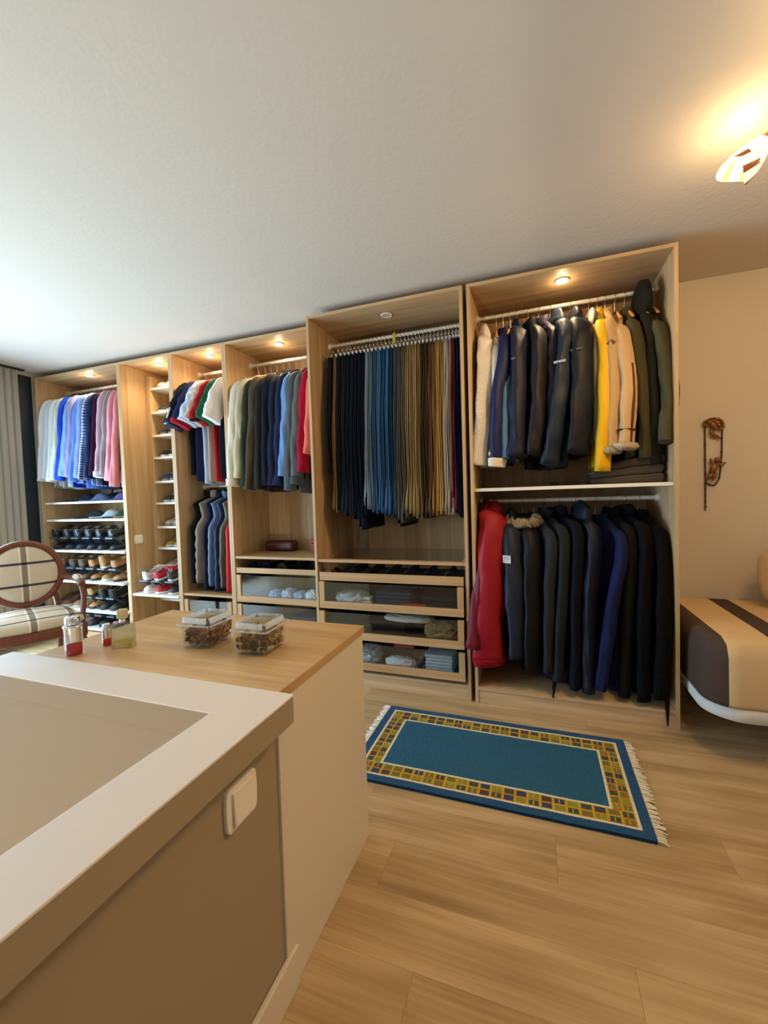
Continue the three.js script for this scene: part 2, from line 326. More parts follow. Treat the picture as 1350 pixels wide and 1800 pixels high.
rod(w3, 2, 2.263); shelf(w3, 2, 0.789, { mat: M.oakEdge, z1: FS - 0.006 }); tray(w3, 2, 0.667, 0.705); drawer(w3, 2, 0.452, 0.652, { pull: 0.006 }); drawer(w3, 2, 0.235, 0.435, { pull: 0.006 });
const w4 = carcass(3, 'narrow open wardrobe with polo shirts above and padded vests below');
rod(w4, 3, 2.257); rod(w4, 3, 1.327); shelf(w4, 3, 0.487, { mat: M.oakEdge, z1: FS - 0.006 }); drawer(w4, 3, 0.255, 0.44);
const w5 = carcass(4, 'narrow open wardrobe fitted with a recessed column of shoe shelves');
{
  const f = FS - 0.235, x0 = W[4][0] + T, x1 = W[4][1] - T;
  part('inner_panel', slab(x0 + 0.0005, x0 + 0.05, 0.0925, 2.3, BACK + 0.0085, f, 0.001, 'y'), M.oak, w5);
  part('inner_panel', slab(x1 - 0.05, x1 - 0.0005, 0.0925, 2.3, BACK + 0.0085, f, 0.001, 'y'), M.oak, w5);
  for (const y of [2.196, 1.99, 1.792, 1.601, 1.393, 1.207, 0.998, 0.813, 0.62, 0.363]) shelf(w5, 4, y, { z1: f - 0.004, mat: M.shelfWhite, x0: x0 + 0.0505, x1: x1 - 0.0505 });
  part('pull_out_shelf', slab(x0 + 0.02, x1 - 0.003, 0.441, 0.459, FS - 0.44, FS + 0.005, 0.001, 'x'), M.shelfWhite, w5);
}
const w6 = carcass(5, 'open wardrobe at the far left end, shirts over shelves of shoes beside the curtain');
rod(w6, 5, 2.283); shelf(w6, 5, 1.236, { mat: M.shelfWhite }); shelf(w6, 5, 1.08, { mat: M.shelfWhite });
for (const [y, p] of [[0.808, 0.02], [0.545, 0.045], [0.292, 0.04], [0.128, 0.02]]) part('pull_out_shelf', slab(W[5][0] + T + 0.012, W[5][1] - T - 0.006, y - T, y, FS - 0.5, FS + p - 0.01, 0.001, 'x'), M.shelfWhite, w6);
spot(0, -0.501, -0.13, 1.0, 'lit round spotlight above the jackets in the rightmost wardrobe');
spot(1, -1.52, -0.15, 0, 'unlit round spotlight above the hanging trousers');
spot(2, -2.412, -0.296, 1.0, 'lit round spotlight above the sweaters with the yellow hanging tag');
spot(3, -3.04, -0.289, 1.1, 'lit round spotlight above the polo shirts');
spot(4, -3.553, -0.279, 1.1, 'lit round spotlight above the column of shoe shelves');
spot(5, -4.322, -0.246, 0.9, 'lit round spotlight above the white and blue shirts');

// ---------------------------------------------------------------- island dresser beside the stair cap
{
  const t = thing('dresser', 'white island dresser with a light wood top standing against the stair parapet', 'dresser');
  part('side_panel', slab(-1.252, -1.228, 0, 0.729, 1.07, 1.5845, 0.003), M.panelWhite, t);
  part('side_panel', slab(-2.08, -2.056, 0, 0.729, 1.07, 1.583, 0.003), M.panelWhite, t);
  part('back_panel', slab(-2.055, -1.253, 0.06, 0.729, 1.565, 1.583, 0.001), M.panelWhite, t);
  part('bottom_panel', slab(-2.055, -1.253, 0.05, 0.068, 1.09, 1.564, 0.001), M.panelWhite, t);
  for (let k = 0; k < 3; k++) { const d = part('drawer', slab(-2.053, -1.255, 0.07 + k * 0.22, 0.285 + k * 0.22, 1.072, 1.09, 0.002), M.panelWhite, t); part('handle', slab(-1.75, -1.56, 0.17 + k * 0.22, 0.182 + k * 0.22, 1.055, 1.0715, 0.003), M.chrome, d); }
  part('wood_top', slab(-2.095, -1.222, 0.7295, 0.755, 1.066, 1.584, 0.003, 'x'), M.woodTop, t);
}
// ---------------------------------------------------------------- hanging clothes
// Every garment hangs from a rail point; its plane is turned about that point so that the near shoulder lies where it hangs.
const hookGeo = (() => { const p = [[0, -0.088, 0], [0, -0.05, 0], [0, -0.03, 0.004], [0, -0.012, 0.014], [0, 0.004, 0.0155], [0, 0.0155, 0.005], [0, 0.0155, -0.007], [0, 0.006, -0.0145], [0, -0.004, -0.0155]]; return tube(p.map((q) => V(...q)), 0.0019, 26, 6); })();
const barGeo = (() => {                                              // wooden shoulder bar in the local yz plane
  const rings = [];
  for (let j = 0; j <= 22; j++) { const s = j / 11 - 1, z = s * 0.15, y = -0.098 - 0.055 * s * s - 0.02 * Math.abs(s), h = lerp(0.017, 0.007, Math.abs(s)), w = lerp(0.006, 0.008, s * s); const r = []; for (let k = 0; k < 10; k++) { const a = k / 10 * Math.PI * 2; r.push(V(w * Math.cos(a), y + h * Math.sin(a), z)); } rings.push(r); }
  return loft(rings);
})();
const clipBarGeo = (() => { const g = new THREE.CylinderGeometry(0.0035, 0.0035, 0.3, 8); g.rotateX(Math.PI / 2); g.translate(0, -0.095, 0); return g; })();
const clipGeo = (() => join([move(new RoundedBoxGeometry(0.012, 0.03, 0.018, 1, 0.002), 0, -0.112, 0), move(new RoundedBoxGeometry(0.017, 0.012, 0.016, 1, 0.002), 0, -0.1, 0)]))();
function hanger(x, y, z, turn, label, group, kind = 'wood') {
  const t = thing(kind === 'clip' ? 'clip_hanger' : 'clothes_hanger', label, 'hanger', [x, y, z], turn, group);
  part('hook', hookGeo, M.chrome, t);
  if (kind === 'clip') { part('bar', clipBarGeo, M.chrome, t); for (const s of [-1, 1]) { const c = part('clip', clipGeo, M.chrome, t); c.position.z = s * 0.105; } }
  else part('bar', barGeo, kind === 'dark' ? M.hangDark : M.hangWood, t);
  return t;
}
// a sleeve: tube through points, oval section (half widths a across, b deep), turned by tw
function sleeveGeo(path, a, b, { tw = 0.6, puff = 0, sd = 1, flare = 1, cap = true, wrinkle = 1 } = {}) {
  const curve = new THREE.CatmullRomCurve3(path), n = 34, N = 22, rings = [];
  for (let j = 0; j <= n; j++) {
    const t = j / n, c = curve.getPoint(t), T0 = curve.getTangent(t), X = V(1, 0, 0).addScaledVector(T0, -T0.x).normalize(), B = V().crossVectors(T0, X).normalize();
    const top = sstep(0, 0.3, t), sc = lerp(0.42, 1, top) * lerp(1, flare, sstep(0.5, 1, t)) * (1 - 0.10 * sstep(0.25, 1, t));
    const pf = puff ? 1 + puff * (Math.abs(Math.sin(t * Math.PI * 7 + sd)) - 0.55) * 0.5 : 1;
    const r = [];
    for (let k = 0; k < N; k++) {
      const al = k / N * Math.PI * 2, u = Math.cos(al), v = Math.sin(al);
      const f = sc * pf * (1 + wrinkle * (0.16 * noise(t * 5 + sd * 3.1, al * 1.1, sd) + 0.09 * Math.sin(al * 3 + sd * 5 + t * 4) * t + 0.13 * noise(t * 17 + sd, al * 1.7, sd * 2) * sstep(0.15, 0.4, t) + 0.05 * Math.sin(t * 23 + al * 2 + sd) * sstep(0.3, 0.6, t)));
      const ex = a * u * f, ez = b * v * f, cs = Math.cos(tw), sn = Math.sin(tw);
      r.push(c.clone().addScaledVector(X, ex * cs + ez * sn).addScaledVector(B, -ex * sn + ez * cs));
    }
    rings.push(r);
  }
  return loft(rings, { capA: true, capB: cap, us: 2 * a * 6, vs: 4 });
}
// the body: stacked ovals in the local yz plane
function bodyGeo(W0, shY, neckY, hem, th, { puff = 0, sd = 1, vest = 0, flare = 1.04, back = null, sway = 0 } = {}) {
  const n = 30, N = 30, rings = [], Wb = back ?? W0;
  for (let j = 0; j <= n; j++) {
    const t = j / n, y = t < 0.2 ? lerp(neckY, shY, t / 0.2) : lerp(shY, hem, (t - 0.2) / 0.8);
    let w; if (t < 0.2) w = lerp(0.06, W0, Math.pow(t / 0.2, 0.62)); else w = W0 * lerp(1, flare, (t - 0.2) / 0.8);
    if (vest && t >= 0.2) { const q = (t - 0.2) / 0.8; w *= 1 - vest * Math.sin(Math.min(1, q / 0.3) * Math.PI) * 0.5 + vest * sstep(0.14, 0.3, q) * 0.6; }
    const pf = puff && t > 0.12 ? 1 + puff * (Math.abs(Math.sin(t * Math.PI * 9 + sd)) - 0.5) : 1;
    if (puff && vest) w *= 1 + 0.1 * (pf - 1);
    const d = th * lerp(0.55, 1, sstep(0, 0.3, t)) * pf;
    const r = [];
    for (let k = 0; k < N; k++) {
      const al = k / N * Math.PI * 2, u = Math.cos(al), v = Math.sin(al), wv = v > 0 ? w : w * Wb / W0;
      const z = wv * Math.sign(v) * Math.pow(Math.abs(v), 0.8);
      const fold = 0.011 * Math.sin(z * 34 + sd * 7 + t * 2) * sstep(0.3, 1, t) + 0.008 * noise(z * 9 + sd, t * 6, sd);
      r.push(V(d * Math.sign(u) * Math.pow(Math.abs(u), 0.7) + fold + sway * sstep(0.2, 1, t), y - 0.012 * (1 - v * v) * sstep(0.8, 1, t) + 0.006 * noise(z * 14, sd * 3) * sstep(0.9, 1, t), z));
    }
    rings.push(r);
  }
  return loft(rings, { us: 3, vs: 5 });
}
function collarGeo(y, h, rx, rz, zc = 0, lean = 0.02, sd = 0) {      // a standing band round the neck
  const N = 22, prof = [[0, 0], [0.35, 0.5], [0, 1], [-0.25, 0.95], [-0.2, 0.3]], rings = [];
  prof.forEach(([o, v]) => { const r = []; for (let k = 0; k < N; k++) { const a = k / N * Math.PI * 2; r.push(V((rx + o * 0.022) * Math.cos(a), y + v * h + 0.008 * Math.sin(a * 2 + sd), zc + (rz + o * 0.022) * Math.sin(a) + lean * v)); } rings.push(r); });
  return loft(rings, { capA: false, capB: true });
}
function hoodGeo(y, sx, sy, sz, zc, sd) {                             // a slumped hood behind the neck
  const g = mergeVertices(new THREE.SphereGeometry(1, 20, 14)), p = g.attributes.position;
  for (let i = 0; i < p.count; i++) { let x = p.getX(i), q = p.getY(i), z = p.getZ(i); const f = 1 + 0.2 * noise(x * 1.7 + sd, q * 1.7, z * 1.7 + sd); if (q > 0.2) x *= 1 - 0.35 * (q - 0.2); p.setXYZ(i, x * sx * f, y + q * sy * f, zc + z * sz * f); }
  g.computeVertexNormals(); return g;
}
function furGeo(path, r, sd) {                                        // a fluffy roll
  const g = tube(path, r, 34, 12), p = g.attributes.position, n = g.attributes.normal;
  for (let i = 0; i < p.count; i++) { const f = r * 0.75 * noise(p.getX(i) * 95 + sd, p.getY(i) * 95, p.getZ(i) * 95) + r * 0.4 * noise(p.getX(i) * 210, p.getY(i) * 210, p.getZ(i) * 210 + sd); p.setXYZ(i, p.getX(i) + n.getX(i) * f, p.getY(i) + n.getY(i) * f, p.getZ(i) + n.getZ(i) * f); }
  g.computeVertexNormals(); return g;
}
let gseed = 3;
/* one garment: name, label, category, group, colour, hook x, rail i/y, near sleeve points (world), widths and options */
function garment(o) {
  const sd = gseed += 1.37, z0 = RODZ(o.i), S = V(...o.p[0]);
  const dx = S.x - o.hx, dz = S.z - z0, turn = Math.atan2(dx, dz), W0 = Math.hypot(dx, dz), Y0 = o.ry;
  const t = thing(o.name, o.label, o.cat, [o.hx, Y0, z0], turn, o.group);
  const mat = o.mat || cloth(o.c, o.k || 'plain');
  const loc = (q) => { const x = q[0] - o.hx, z = q[2] - z0, c = Math.cos(turn), s = Math.sin(turn); return V(x * c - z * s, q[1] - Y0, x * s + z * c); };
  const P = o.p.map(loc), shY = P[0].y, hem = o.hem - Y0, th = o.th ?? 0.026, back = Math.min(W0, (o.maxBack ?? 0.265) );
  const neckY = Math.max(shY + 0.06, -0.1);
  if (o.sleeve !== 'none') W_body(); else W_body();
  function W_body() { part('body', bodyGeo(W0 * (o.bw ?? 0.97), shY + 0.02, Math.min(neckY + 0.01, shY + 0.13), hem, th, { puff: o.puff, sd, vest: o.vest || 0, flare: o.flare ?? 1.0, back: back, sway: o.sway || 0 }), mat, t); }
  if (!o.vest) {
    const a = o.sw, b = o.sdp ?? Math.max(0.028, a * 0.55), tw = o.tw ?? 0.65;
    const faceAng = (off) => { const q = off - turn, nx0 = Math.sin(q), nz0 = Math.cos(q), cs = Math.cos(tw), sn = Math.sin(tw), nx = nx0 * cs - nz0 * sn, nz = nx0 * sn + nz0 * cs; return Math.atan2(nz * b, nx * a); };
    const s1 = part('sleeve', sleeveGeo([V(P[0].x * 0.4, P[0].y + (o.rise ?? 0.05), P[0].z * 0.5), ...P], a, b, { tw, puff: o.puff ? o.puff * 1.3 : 0, sd, flare: o.sflare ?? 1, wrinkle: o.wr ?? 1 }), o.smat || mat, t);
    const Q = P.map((q) => V(q.x * 0.4, q.y, -Math.min(Math.abs(q.z), back) + 0.01));
    part('sleeve', sleeveGeo(Q, Math.min(a, 0.05), Math.min(b, 0.026), { tw: 0, puff: o.puff || 0, sd: sd + 2, wrinkle: o.wr ?? 1 }), o.smat || mat, t);
    const e = P[P.length - 1], e0 = P[P.length - 2], dir = e.clone().sub(e0).normalize();
    if (o.cuff) {
      const ca = (o.cuff.w ?? a * (o.sflare ?? 1) * 0.98), L = o.cuff.h ?? 0.05;
      const pts = [e.clone().addScaledVector(dir, -L * 0.55), e.clone(), e.clone().addScaledVector(dir, L * 0.45)];
      if (o.cuff.fur) { const r = []; for (let k = 0; k < 12; k++) { const al = k / 12 * Math.PI * 2, cs = Math.cos(tw), sn = Math.sin(tw), ex = ca * Math.cos(al), ez = b * Math.sin(al); r.push(V(e.x + ex * cs + ez * sn, e.y, e.z - ex * sn + ez * cs)); } const g = new THREE.TubeGeometry(new THREE.CatmullRomCurve3(r, true), 44, 0.018, 12, true); const p = g.attributes.position, n = g.attributes.normal; for (let i = 0; i < p.count; i++) { const f = 0.009 * noise(p.getX(i) * 120, p.getY(i) * 120, p.getZ(i) * 120); p.setXYZ(i, p.getX(i) + n.getX(i) * f, p.getY(i) + n.getY(i) * f, p.getZ(i) + n.getZ(i) * f); } g.computeVertexNormals(); part('fur_cuff', g, cloth(o.cuff.c, 'fur'), s1); }
      else part('cuff', sleeveGeo(pts, ca * 1.06, b * 1.12, { tw, sd, cap: true, wrinkle: 0.3 }), cloth(o.cuff.c), s1);
    }
    if (o.band) { for (const [v, col] of o.band) { const c = new THREE.CatmullRomCurve3(P).getPoint(v); const g = sleeveGeo([V(c.x, c.y + 0.006, c.z), V(c.x, c.y, c.z), V(c.x, c.y - 0.006, c.z)], a * 1.02, b * 1.06, { tw, sd, wrinkle: 0.2 }); part('trim_band', g, cloth(col), s1); } }
    if (o.stripe) { const N = 14, crv = new THREE.CatmullRomCurve3(P), pts = []; const [v0, v1, off, col, rr0] = o.stripe, ang = faceAng(off); for (let k = 0; k <= N; k++) { const v = lerp(v0, v1, k / N), c = crv.getPoint(v), cs = Math.cos(tw), sn = Math.sin(tw), ex = a * Math.cos(ang) * lerp(0.6, 1, sstep(0, 0.2, v)), ez = b * Math.sin(ang) * lerp(0.6, 1, sstep(0, 0.2, v)); pts.push(V(c.x + ex * cs + ez * sn, c.y, c.z - ex * sn + ez * cs)); } part('stripe', tube(pts, rr0 ?? 0.006, 20, 6), cloth(col), s1); }
    if (o.patch) {                                                    // a badge sewn on the outer face of the sleeve
      const { v, w, h, tex, kind } = o.patch, ang = faceAng(o.patch.off || 0), c = new THREE.CatmullRomCurve3(P).getPoint(v), cs = Math.cos(tw), sn = Math.sin(tw), ex = a * Math.cos(ang), ez = b * Math.sin(ang);
      const g = kind === 'diamond' ? (() => { const s = new THREE.Shape(); s.moveTo(-w / 2, 0); s.lineTo(0, h / 2); s.lineTo(w / 2, 0); s.lineTo(0, -h / 2); return new THREE.ExtrudeGeometry(s, { depth: 0.003, bevelEnabled: false }); })() : new RoundedBoxGeometry(w, h, 0.004, 1, 0.001);
      const m = part('badge', g, tex, s1); const out = V(ex * cs + ez * sn, 0, -ex * sn + ez * cs); const face = out.clone().setY(0).normalize();
      m.position.set(c.x + out.x * 1.13 + face.x * 0.004, c.y, c.z + out.z * 1.13 + face.z * 0.004); m.rotation.y = Math.atan2(face.x, face.z) + (o.patch.turn || 0);
    }
  }
  if (o.collar === 'hood') part('hood', hoodGeo(shY + (o.hoodY ?? 0.075), o.hx_ ?? 0.038, o.hoodH ?? 0.085, 0.095, o.hoodZ ?? 0.075, sd), o.hmat || mat, t);
  else if (o.collar === 'stand') part('collar', collarGeo(Math.min(shY + 0.075, -0.1), 0.06, 0.032, 0.062, 0.01, 0.015, sd), mat, t);
  else if (o.collar === 'shirt') part('collar', collarGeo(Math.min(shY + 0.07, -0.095), 0.038, 0.026, 0.058, 0.005, 0.012, sd), o.cmat || mat, t);
  hanger(o.hx, Y0, z0, turn * 0.9, `${o.hk === 'dark' ? 'dark' : 'light'} wooden hanger with a metal hook, holding the ${o.short}`, null, o.hk || 'wood');
  return t;
}
// trousers hung full length from a clip hanger: two legs side by side, waistband at the bottom
function trousers(o) {
  const sd = gseed += 1.11, z0 = RODZ(1), Y0 = 2.256;
  const t = thing('trousers', o.label, 'trousers', [o.x, Y0, z0], o.turn || 0, 'trousers on the long rail');
  const mat = cloth(o.c, o.k || 'plain'), top = -0.122, hem = o.hem - Y0, wz = o.w ?? 0.2;
  for (const s of [-1, 1]) {
    const n = 24, N = 20, rings = [], th = (o.th ?? 0.0125) * 0.56;
    for (let j = 0; j <= n; j++) {
      const v = j / n, y = lerp(top, hem + (s > 0 ? 0.0 : 0.02), v), w = wz * lerp(0.72, 1, sstep(0, 0.55, v)) * (1 + 0.06 * sstep(0.85, 1, v)), r = [];
      const drift = (o.lean || 0) * sstep(0.3, 1, v) + 0.004 * noise(v * 5 + sd, s * 3), pf = 1 + 0.8 * sstep(0.75, 1, v) + 0.3 * Math.sin(v * 18 + sd) * sstep(0.6, 1, v);
      for (let k = 0; k < N; k++) { const al = k / N * Math.PI * 2, u = Math.cos(al), q = Math.sin(al); const z = w * Math.sign(q) * Math.pow(Math.abs(q), 0.75); r.push(V(s * (o.th ?? 0.0125) * 0.46 * pf + th * pf * Math.sign(u) * Math.pow(Math.abs(u), 0.6) + drift + 0.003 * Math.sin(z * 40 + sd + v * 5) * v, y + 0.008 * noise(z * 20, sd) * sstep(0.9, 1, v), z + 0.008 * noise(v * 4, sd + s))); }
      rings.push(r);
    }
    part('leg', loft(rings, { us: 1.5, vs: 5 }), mat, t);
  }
  if (o.waist) { const r = []; for (let j = 0; j <= 4; j++) { const q = []; for (let k = 0; k < 20; k++) { const al = k / 20 * Math.PI * 2; q.push(V((o.th ?? 0.0125) * 1.5 * Math.cos(al) + (o.lean || 0), hem - 0.01 * j + 0.018, wz * 0.99 * Math.sin(al))); } r.push(q); } part('waistband', loft(r), cloth(o.waist), t); }
  if (o.lace) { for (const dz of [0.1, 0.135]) part('drawstring', tube([V(o.lean || 0, hem + 0.02, dz), V((o.lean || 0) + 0.004, hem - 0.07, dz + 0.006), V((o.lean || 0) - 0.003, hem - o.lace, dz)], 0.003, 14, 6), M.black, t); }
  hanger(o.x, Y0, z0, o.turn || 0, `metal clip hanger on the long rail, holding the ${o.short}`, null, 'clip');
  return t;
}
// ---------------------------------------------------------------- what hangs where
M.logoA = std({ map: canvasTex(64, 40, (c) => { c.fillStyle = '#23252f'; c.fillRect(0, 0, 64, 40); c.fillStyle = '#b9ad8c'; c.fillRect(6, 6, 52, 6); c.fillRect(14, 17, 40, 6); c.fillRect(6, 28, 44, 6); }), roughness: 0.8 });
M.logoB = std({ color: 0xa9acae, roughness: 0.5 });
M.logoC = std({ map: canvasTex(96, 22, (c) => { c.fillStyle = '#1a1c26'; c.fillRect(0, 0, 96, 22); c.strokeStyle = '#9a6f6c'; c.lineWidth = 4; c.beginPath(); for (let k = 0; k < 7; k++) { c.moveTo(6 + k * 13, 17); c.lineTo(11 + k * 13, 5); c.lineTo(15 + k * 13, 16); } c.stroke(); }), roughness: 0.8 });
M.leather = std({ color: 0x5b3a24, roughness: 0.6 });
M.badge = std({ map: canvasTex(96, 84, (c) => { c.fillStyle = '#e4e2dc'; c.fillRect(0, 0, 96, 84); c.fillStyle = '#4a5062'; for (let y = 0; y < 3; y++) for (let x = 0; x < 5; x++) c.fillRect(10 + x * 16, 8 + y * 15, 11, (x + y) % 2 ? 11 : 6); c.fillRect(10, 58, 18, 8); c.fillRect(36, 60, 50, 5); }), roughness: 0.8 });
M.stripeHood = std({ map: dataTex(64, 64, (u) => (Math.floor(u * 10) % 2 ? [190, 180, 160] : [96, 90, 82]), {}), roughness: 0.9, side: THREE.DoubleSide });
M.check = std({ map: dataTex(128, 128, (u, v) => { const a = Math.floor(u * 10) % 2, b = Math.floor(v * 24) % 2, n = 20 * noise(u * 30, v * 30); return a && b ? [28 + n, 40 + n, 84 + n] : a || b ? [108 + n, 128 + n, 170 + n] : [206 + n, 214 + n, 228 + n]; }, { rx: 2, ry: 1 }), roughness: 0.9, side: THREE.DoubleSide });
garment({ i: 0, ry: 2.27, hx: -0.938, p: [[-0.912, 2.061, -0.11], [-0.923, 1.738, -0.06], [-0.959, 1.36, -0.05]], sw: 0.053, hem: 1.36, group: 'jackets on the upper rail of the right wardrobe', name: 'hoodie', cat: 'hoodie', th: 0.036, c: 0xeee6dc, k: 'fleece', label: 'white hooded sweatshirt, first on the upper rail of the jacket wardrobe', short: 'white hooded sweatshirt', collar: 'hood', hoodH: 0.1, hoodY: 0.05 });
garment({ i: 0, ry: 2.27, hx: -0.864, p: [[-0.847, 2.004, -0.11], [-0.848, 1.73, -0.06], [-0.869, 1.419, -0.05]], sw: 0.035, hem: 1.419, group: 'jackets on the upper rail of the right wardrobe', name: 'jacket', cat: 'jacket', th: 0.036, c: 0xe6dccd, label: 'cream jacket squeezed between the white hoodie and the royal navy jacket', short: 'cream jacket', collar: 'none', cuff: { c: 0xd8cdb8, h: 0.03 } });
garment({ i: 0, ry: 2.27, hx: -0.824, p: [[-0.787, 2.042, -0.11], [-0.833, 1.729, -0.06], [-0.855, 1.374, -0.05]], sw: 0.06, hem: 1.374, group: 'jackets on the upper rail of the right wardrobe', name: 'jacket', cat: 'jacket', th: 0.036, c: 0x1a2350, k: 'nylon', label: 'royal navy jacket with a turned-up cream sleeve lining', short: 'royal navy jacket with the cream cuff', collar: 'stand', cuff: { c: 0xe9e2cd, h: 0.06 } });
garment({ i: 0, ry: 2.27, hx: -0.781, p: [[-0.799, 1.927, -0.11], [-0.807, 1.663, -0.06], [-0.814, 1.391, -0.05]], sw: 0.029, hem: 1.391, group: 'jackets on the upper rail of the right wardrobe', name: 'denim_shirt', cat: 'shirt', th: 0.036, c: 0x5d81a2, label: 'faded blue denim shirt, a sliver between two navy jackets', short: 'faded denim shirt', collar: 'shirt' });
garment({ i: 0, ry: 2.27, hx: -0.745, p: [[-0.719, 2.067, -0.11], [-0.73, 1.718, -0.06], [-0.741, 1.396, -0.05]], sw: 0.067, hem: 1.396, group: 'jackets on the upper rail of the right wardrobe', name: 'jacket', cat: 'jacket', th: 0.036, c: 0x1c2032, k: 'nylon', label: 'dark navy soft-shell jacket with a small pale logo on the sleeve', short: 'navy soft-shell jacket', collar: 'stand', patch: { v: 0.2, w: 0.022, h: 0.014, ang: 1.25, tex: M.logoA } });
garment({ i: 0, ry: 2.27, hx: -0.68, p: [[-0.624, 2.064, -0.11], [-0.624, 1.737, -0.06], [-0.65, 1.399, -0.05]], sw: 0.062, hem: 1.399, group: 'jackets on the upper rail of the right wardrobe', name: 'jacket', cat: 'jacket', th: 0.036, c: 0x17181c, k: 'nylon', label: 'black zip jacket with a high collar, right of the soft-shell jacket', short: 'black zip jacket', collar: 'stand' });
garment({ i: 0, ry: 2.27, hx: -0.623, p: [[-0.547, 2.071, -0.14], [-0.552, 1.829, -0.1], [-0.56, 1.522, -0.1]], sw: 0.045, hem: 1.522, group: 'jackets on the upper rail of the right wardrobe', name: 'jacket', cat: 'jacket', th: 0.036, c: 0x3f3a48, k: 'nylon', puff: 0.22, label: 'grey-purple quilted jacket half hidden behind the petrol puffer', short: 'grey-purple quilted jacket', collar: 'stand' });
garment({ i: 0, ry: 2.27, hx: -0.561, p: [[-0.483, 2.06, -0.11], [-0.513, 1.724, -0.06], [-0.581, 1.34, -0.05]], sw: 0.073, hem: 1.34, group: 'jackets on the upper rail of the right wardrobe', name: 'jacket', cat: 'jacket', th: 0.036, c: 0x1c2836, k: 'nylon', puff: 0.2, label: 'dark petrol puffer jacket with a puffed hood and slanted silver logo', short: 'petrol puffer jacket', collar: 'hood', patch: { v: 0.28, w: 0.06, h: 0.012, ang: 1.5, tex: M.logoB } });
garment({ i: 0, ry: 2.27, hx: -0.454, p: [[-0.408, 2.06, -0.11], [-0.414, 1.713, -0.06], [-0.446, 1.393, -0.05]], sw: 0.077, hem: 1.393, group: 'jackets on the upper rail of the right wardrobe', name: 'jacket', cat: 'jacket', th: 0.036, c: 0x12151f, k: 'nylon', label: 'blue-black padded parka with a reddish sleeve logo, beside the striped hood', short: 'blue-black padded parka', collar: 'hood', patch: { v: 0.19, w: 0.06, h: 0.013, ang: 1.4, tex: M.logoC } });
garment({ i: 0, ry: 2.27, hx: -0.356, p: [[-0.34, 2.035, -0.13], [-0.331, 1.742, -0.1], [-0.333, 1.459, -0.1]], sw: 0.039, hem: 1.459, group: 'jackets on the upper rail of the right wardrobe', name: 'hoodie', cat: 'hoodie', th: 0.036, c: 0x857a6c, label: 'grey hooded top with a striped hood lining, left of the yellow raincoat', short: 'grey hooded top', collar: 'hood', hmat: M.stripeHood });
garment({ i: 0, ry: 2.27, hx: -0.313, p: [[-0.313, 2.053, -0.11], [-0.307, 1.701, -0.06], [-0.328, 1.297, -0.05]], sw: 0.036, hem: 1.297, group: 'jackets on the upper rail of the right wardrobe', name: 'raincoat', cat: 'raincoat', th: 0.036, c: 0xd8a915, k: 'nylon', label: 'bright yellow raincoat with a wide open sleeve end', short: 'yellow raincoat', collar: 'stand', sflare: 1.35 });
garment({ i: 0, ry: 2.27, hx: -0.273, p: [[-0.273, 2.055, -0.11], [-0.262, 1.754, -0.06], [-0.282, 1.4, -0.05]], sw: 0.037, hem: 1.4, group: 'jackets on the upper rail of the right wardrobe', name: 'jacket', cat: 'jacket', th: 0.036, c: 0xb7976a, label: 'beige corduroy jacket with a brown diamond badge on its sleeve', short: 'beige jacket with the diamond badge', collar: 'stand', patch: { v: 0.18, w: 0.045, h: 0.035, ang: 1.4, tex: M.leather, kind: 'diamond' }, cuff: { c: 0xcbb999, fur: 1 } });
garment({ i: 0, ry: 2.27, hx: -0.225, p: [[-0.221, 2.009, -0.11], [-0.201, 1.718, -0.06], [-0.22, 1.416, -0.05]], sw: 0.054, hem: 1.416, group: 'jackets on the upper rail of the right wardrobe', name: 'jacket', cat: 'jacket', th: 0.036, c: 0xc0a47f, label: 'tan sheepskin coat with brown leather piping and a fluffy cuff', short: 'tan sheepskin coat', collar: 'stand', band: [[0.86, 0x4e2c1a]], stripe: [0.3, 0.97, 0.7, 0x6a3018, 0.005], cuff: { c: 0xe2d3b6, fur: 1 } });
garment({ i: 0, ry: 2.27, hx: -0.177, p: [[-0.16, 2.035, -0.13], [-0.127, 1.69, -0.1], [-0.117, 1.356, -0.1]], sw: 0.041, hem: 1.356, group: 'jackets on the upper rail of the right wardrobe', name: 'jacket', cat: 'jacket', th: 0.036, c: 0x45412c, label: 'olive jacket hanging right of the tan sheepskin coat', short: 'olive jacket beside the sheepskin coat', collar: 'stand' });
garment({ i: 0, ry: 2.27, hx: -0.12, p: [[-0.094, 2.057, -0.14], [-0.075, 1.684, -0.1], [-0.064, 1.325, -0.12]], sw: 0.044, hem: 1.325, group: 'jackets on the upper rail of the right wardrobe', name: 'jacket', cat: 'jacket', th: 0.036, c: 0x23221a, label: 'black-olive parka whose tall hood reaches over the rail', short: 'parka with the tall hood', collar: 'hood', hoodH: 0.115, hoodY: 0.13 });
garment({ i: 0, ry: 2.27, hx: -0.066, p: [[-0.046, 1.995, -0.11], [-0.021, 1.641, -0.06], [-0.039, 1.418, -0.05]], sw: 0.057, hem: 1.418, group: 'jackets on the upper rail of the right wardrobe', name: 'jacket', cat: 'jacket', th: 0.036, c: 0x4a4630, label: 'khaki waxed coat with corduroy feel, last against the right side panel', short: 'khaki coat by the side panel', collar: 'stand', band: [[0.97, 0x3a3726]] });
garment({ i: 0, ry: 1.148, hx: -0.942, p: [[-0.935, 1.04, -0.12], [-0.963, 0.705, -0.02], [-1.003, 0.325, 0.035]], sw: 0.035, hem: 0.275, group: 'coats on the lower rail of the right wardrobe', name: 'coat', cat: 'coat', th: 0.042, c: 0x6e1526, k: 'nylon', label: 'wine red down jacket poking out past the wardrobe edge', short: 'wine red down jacket', collar: 'hood', hx_: 0.05, hoodH: 0.065, hoodY: 0.055, sflare: 1.2 });
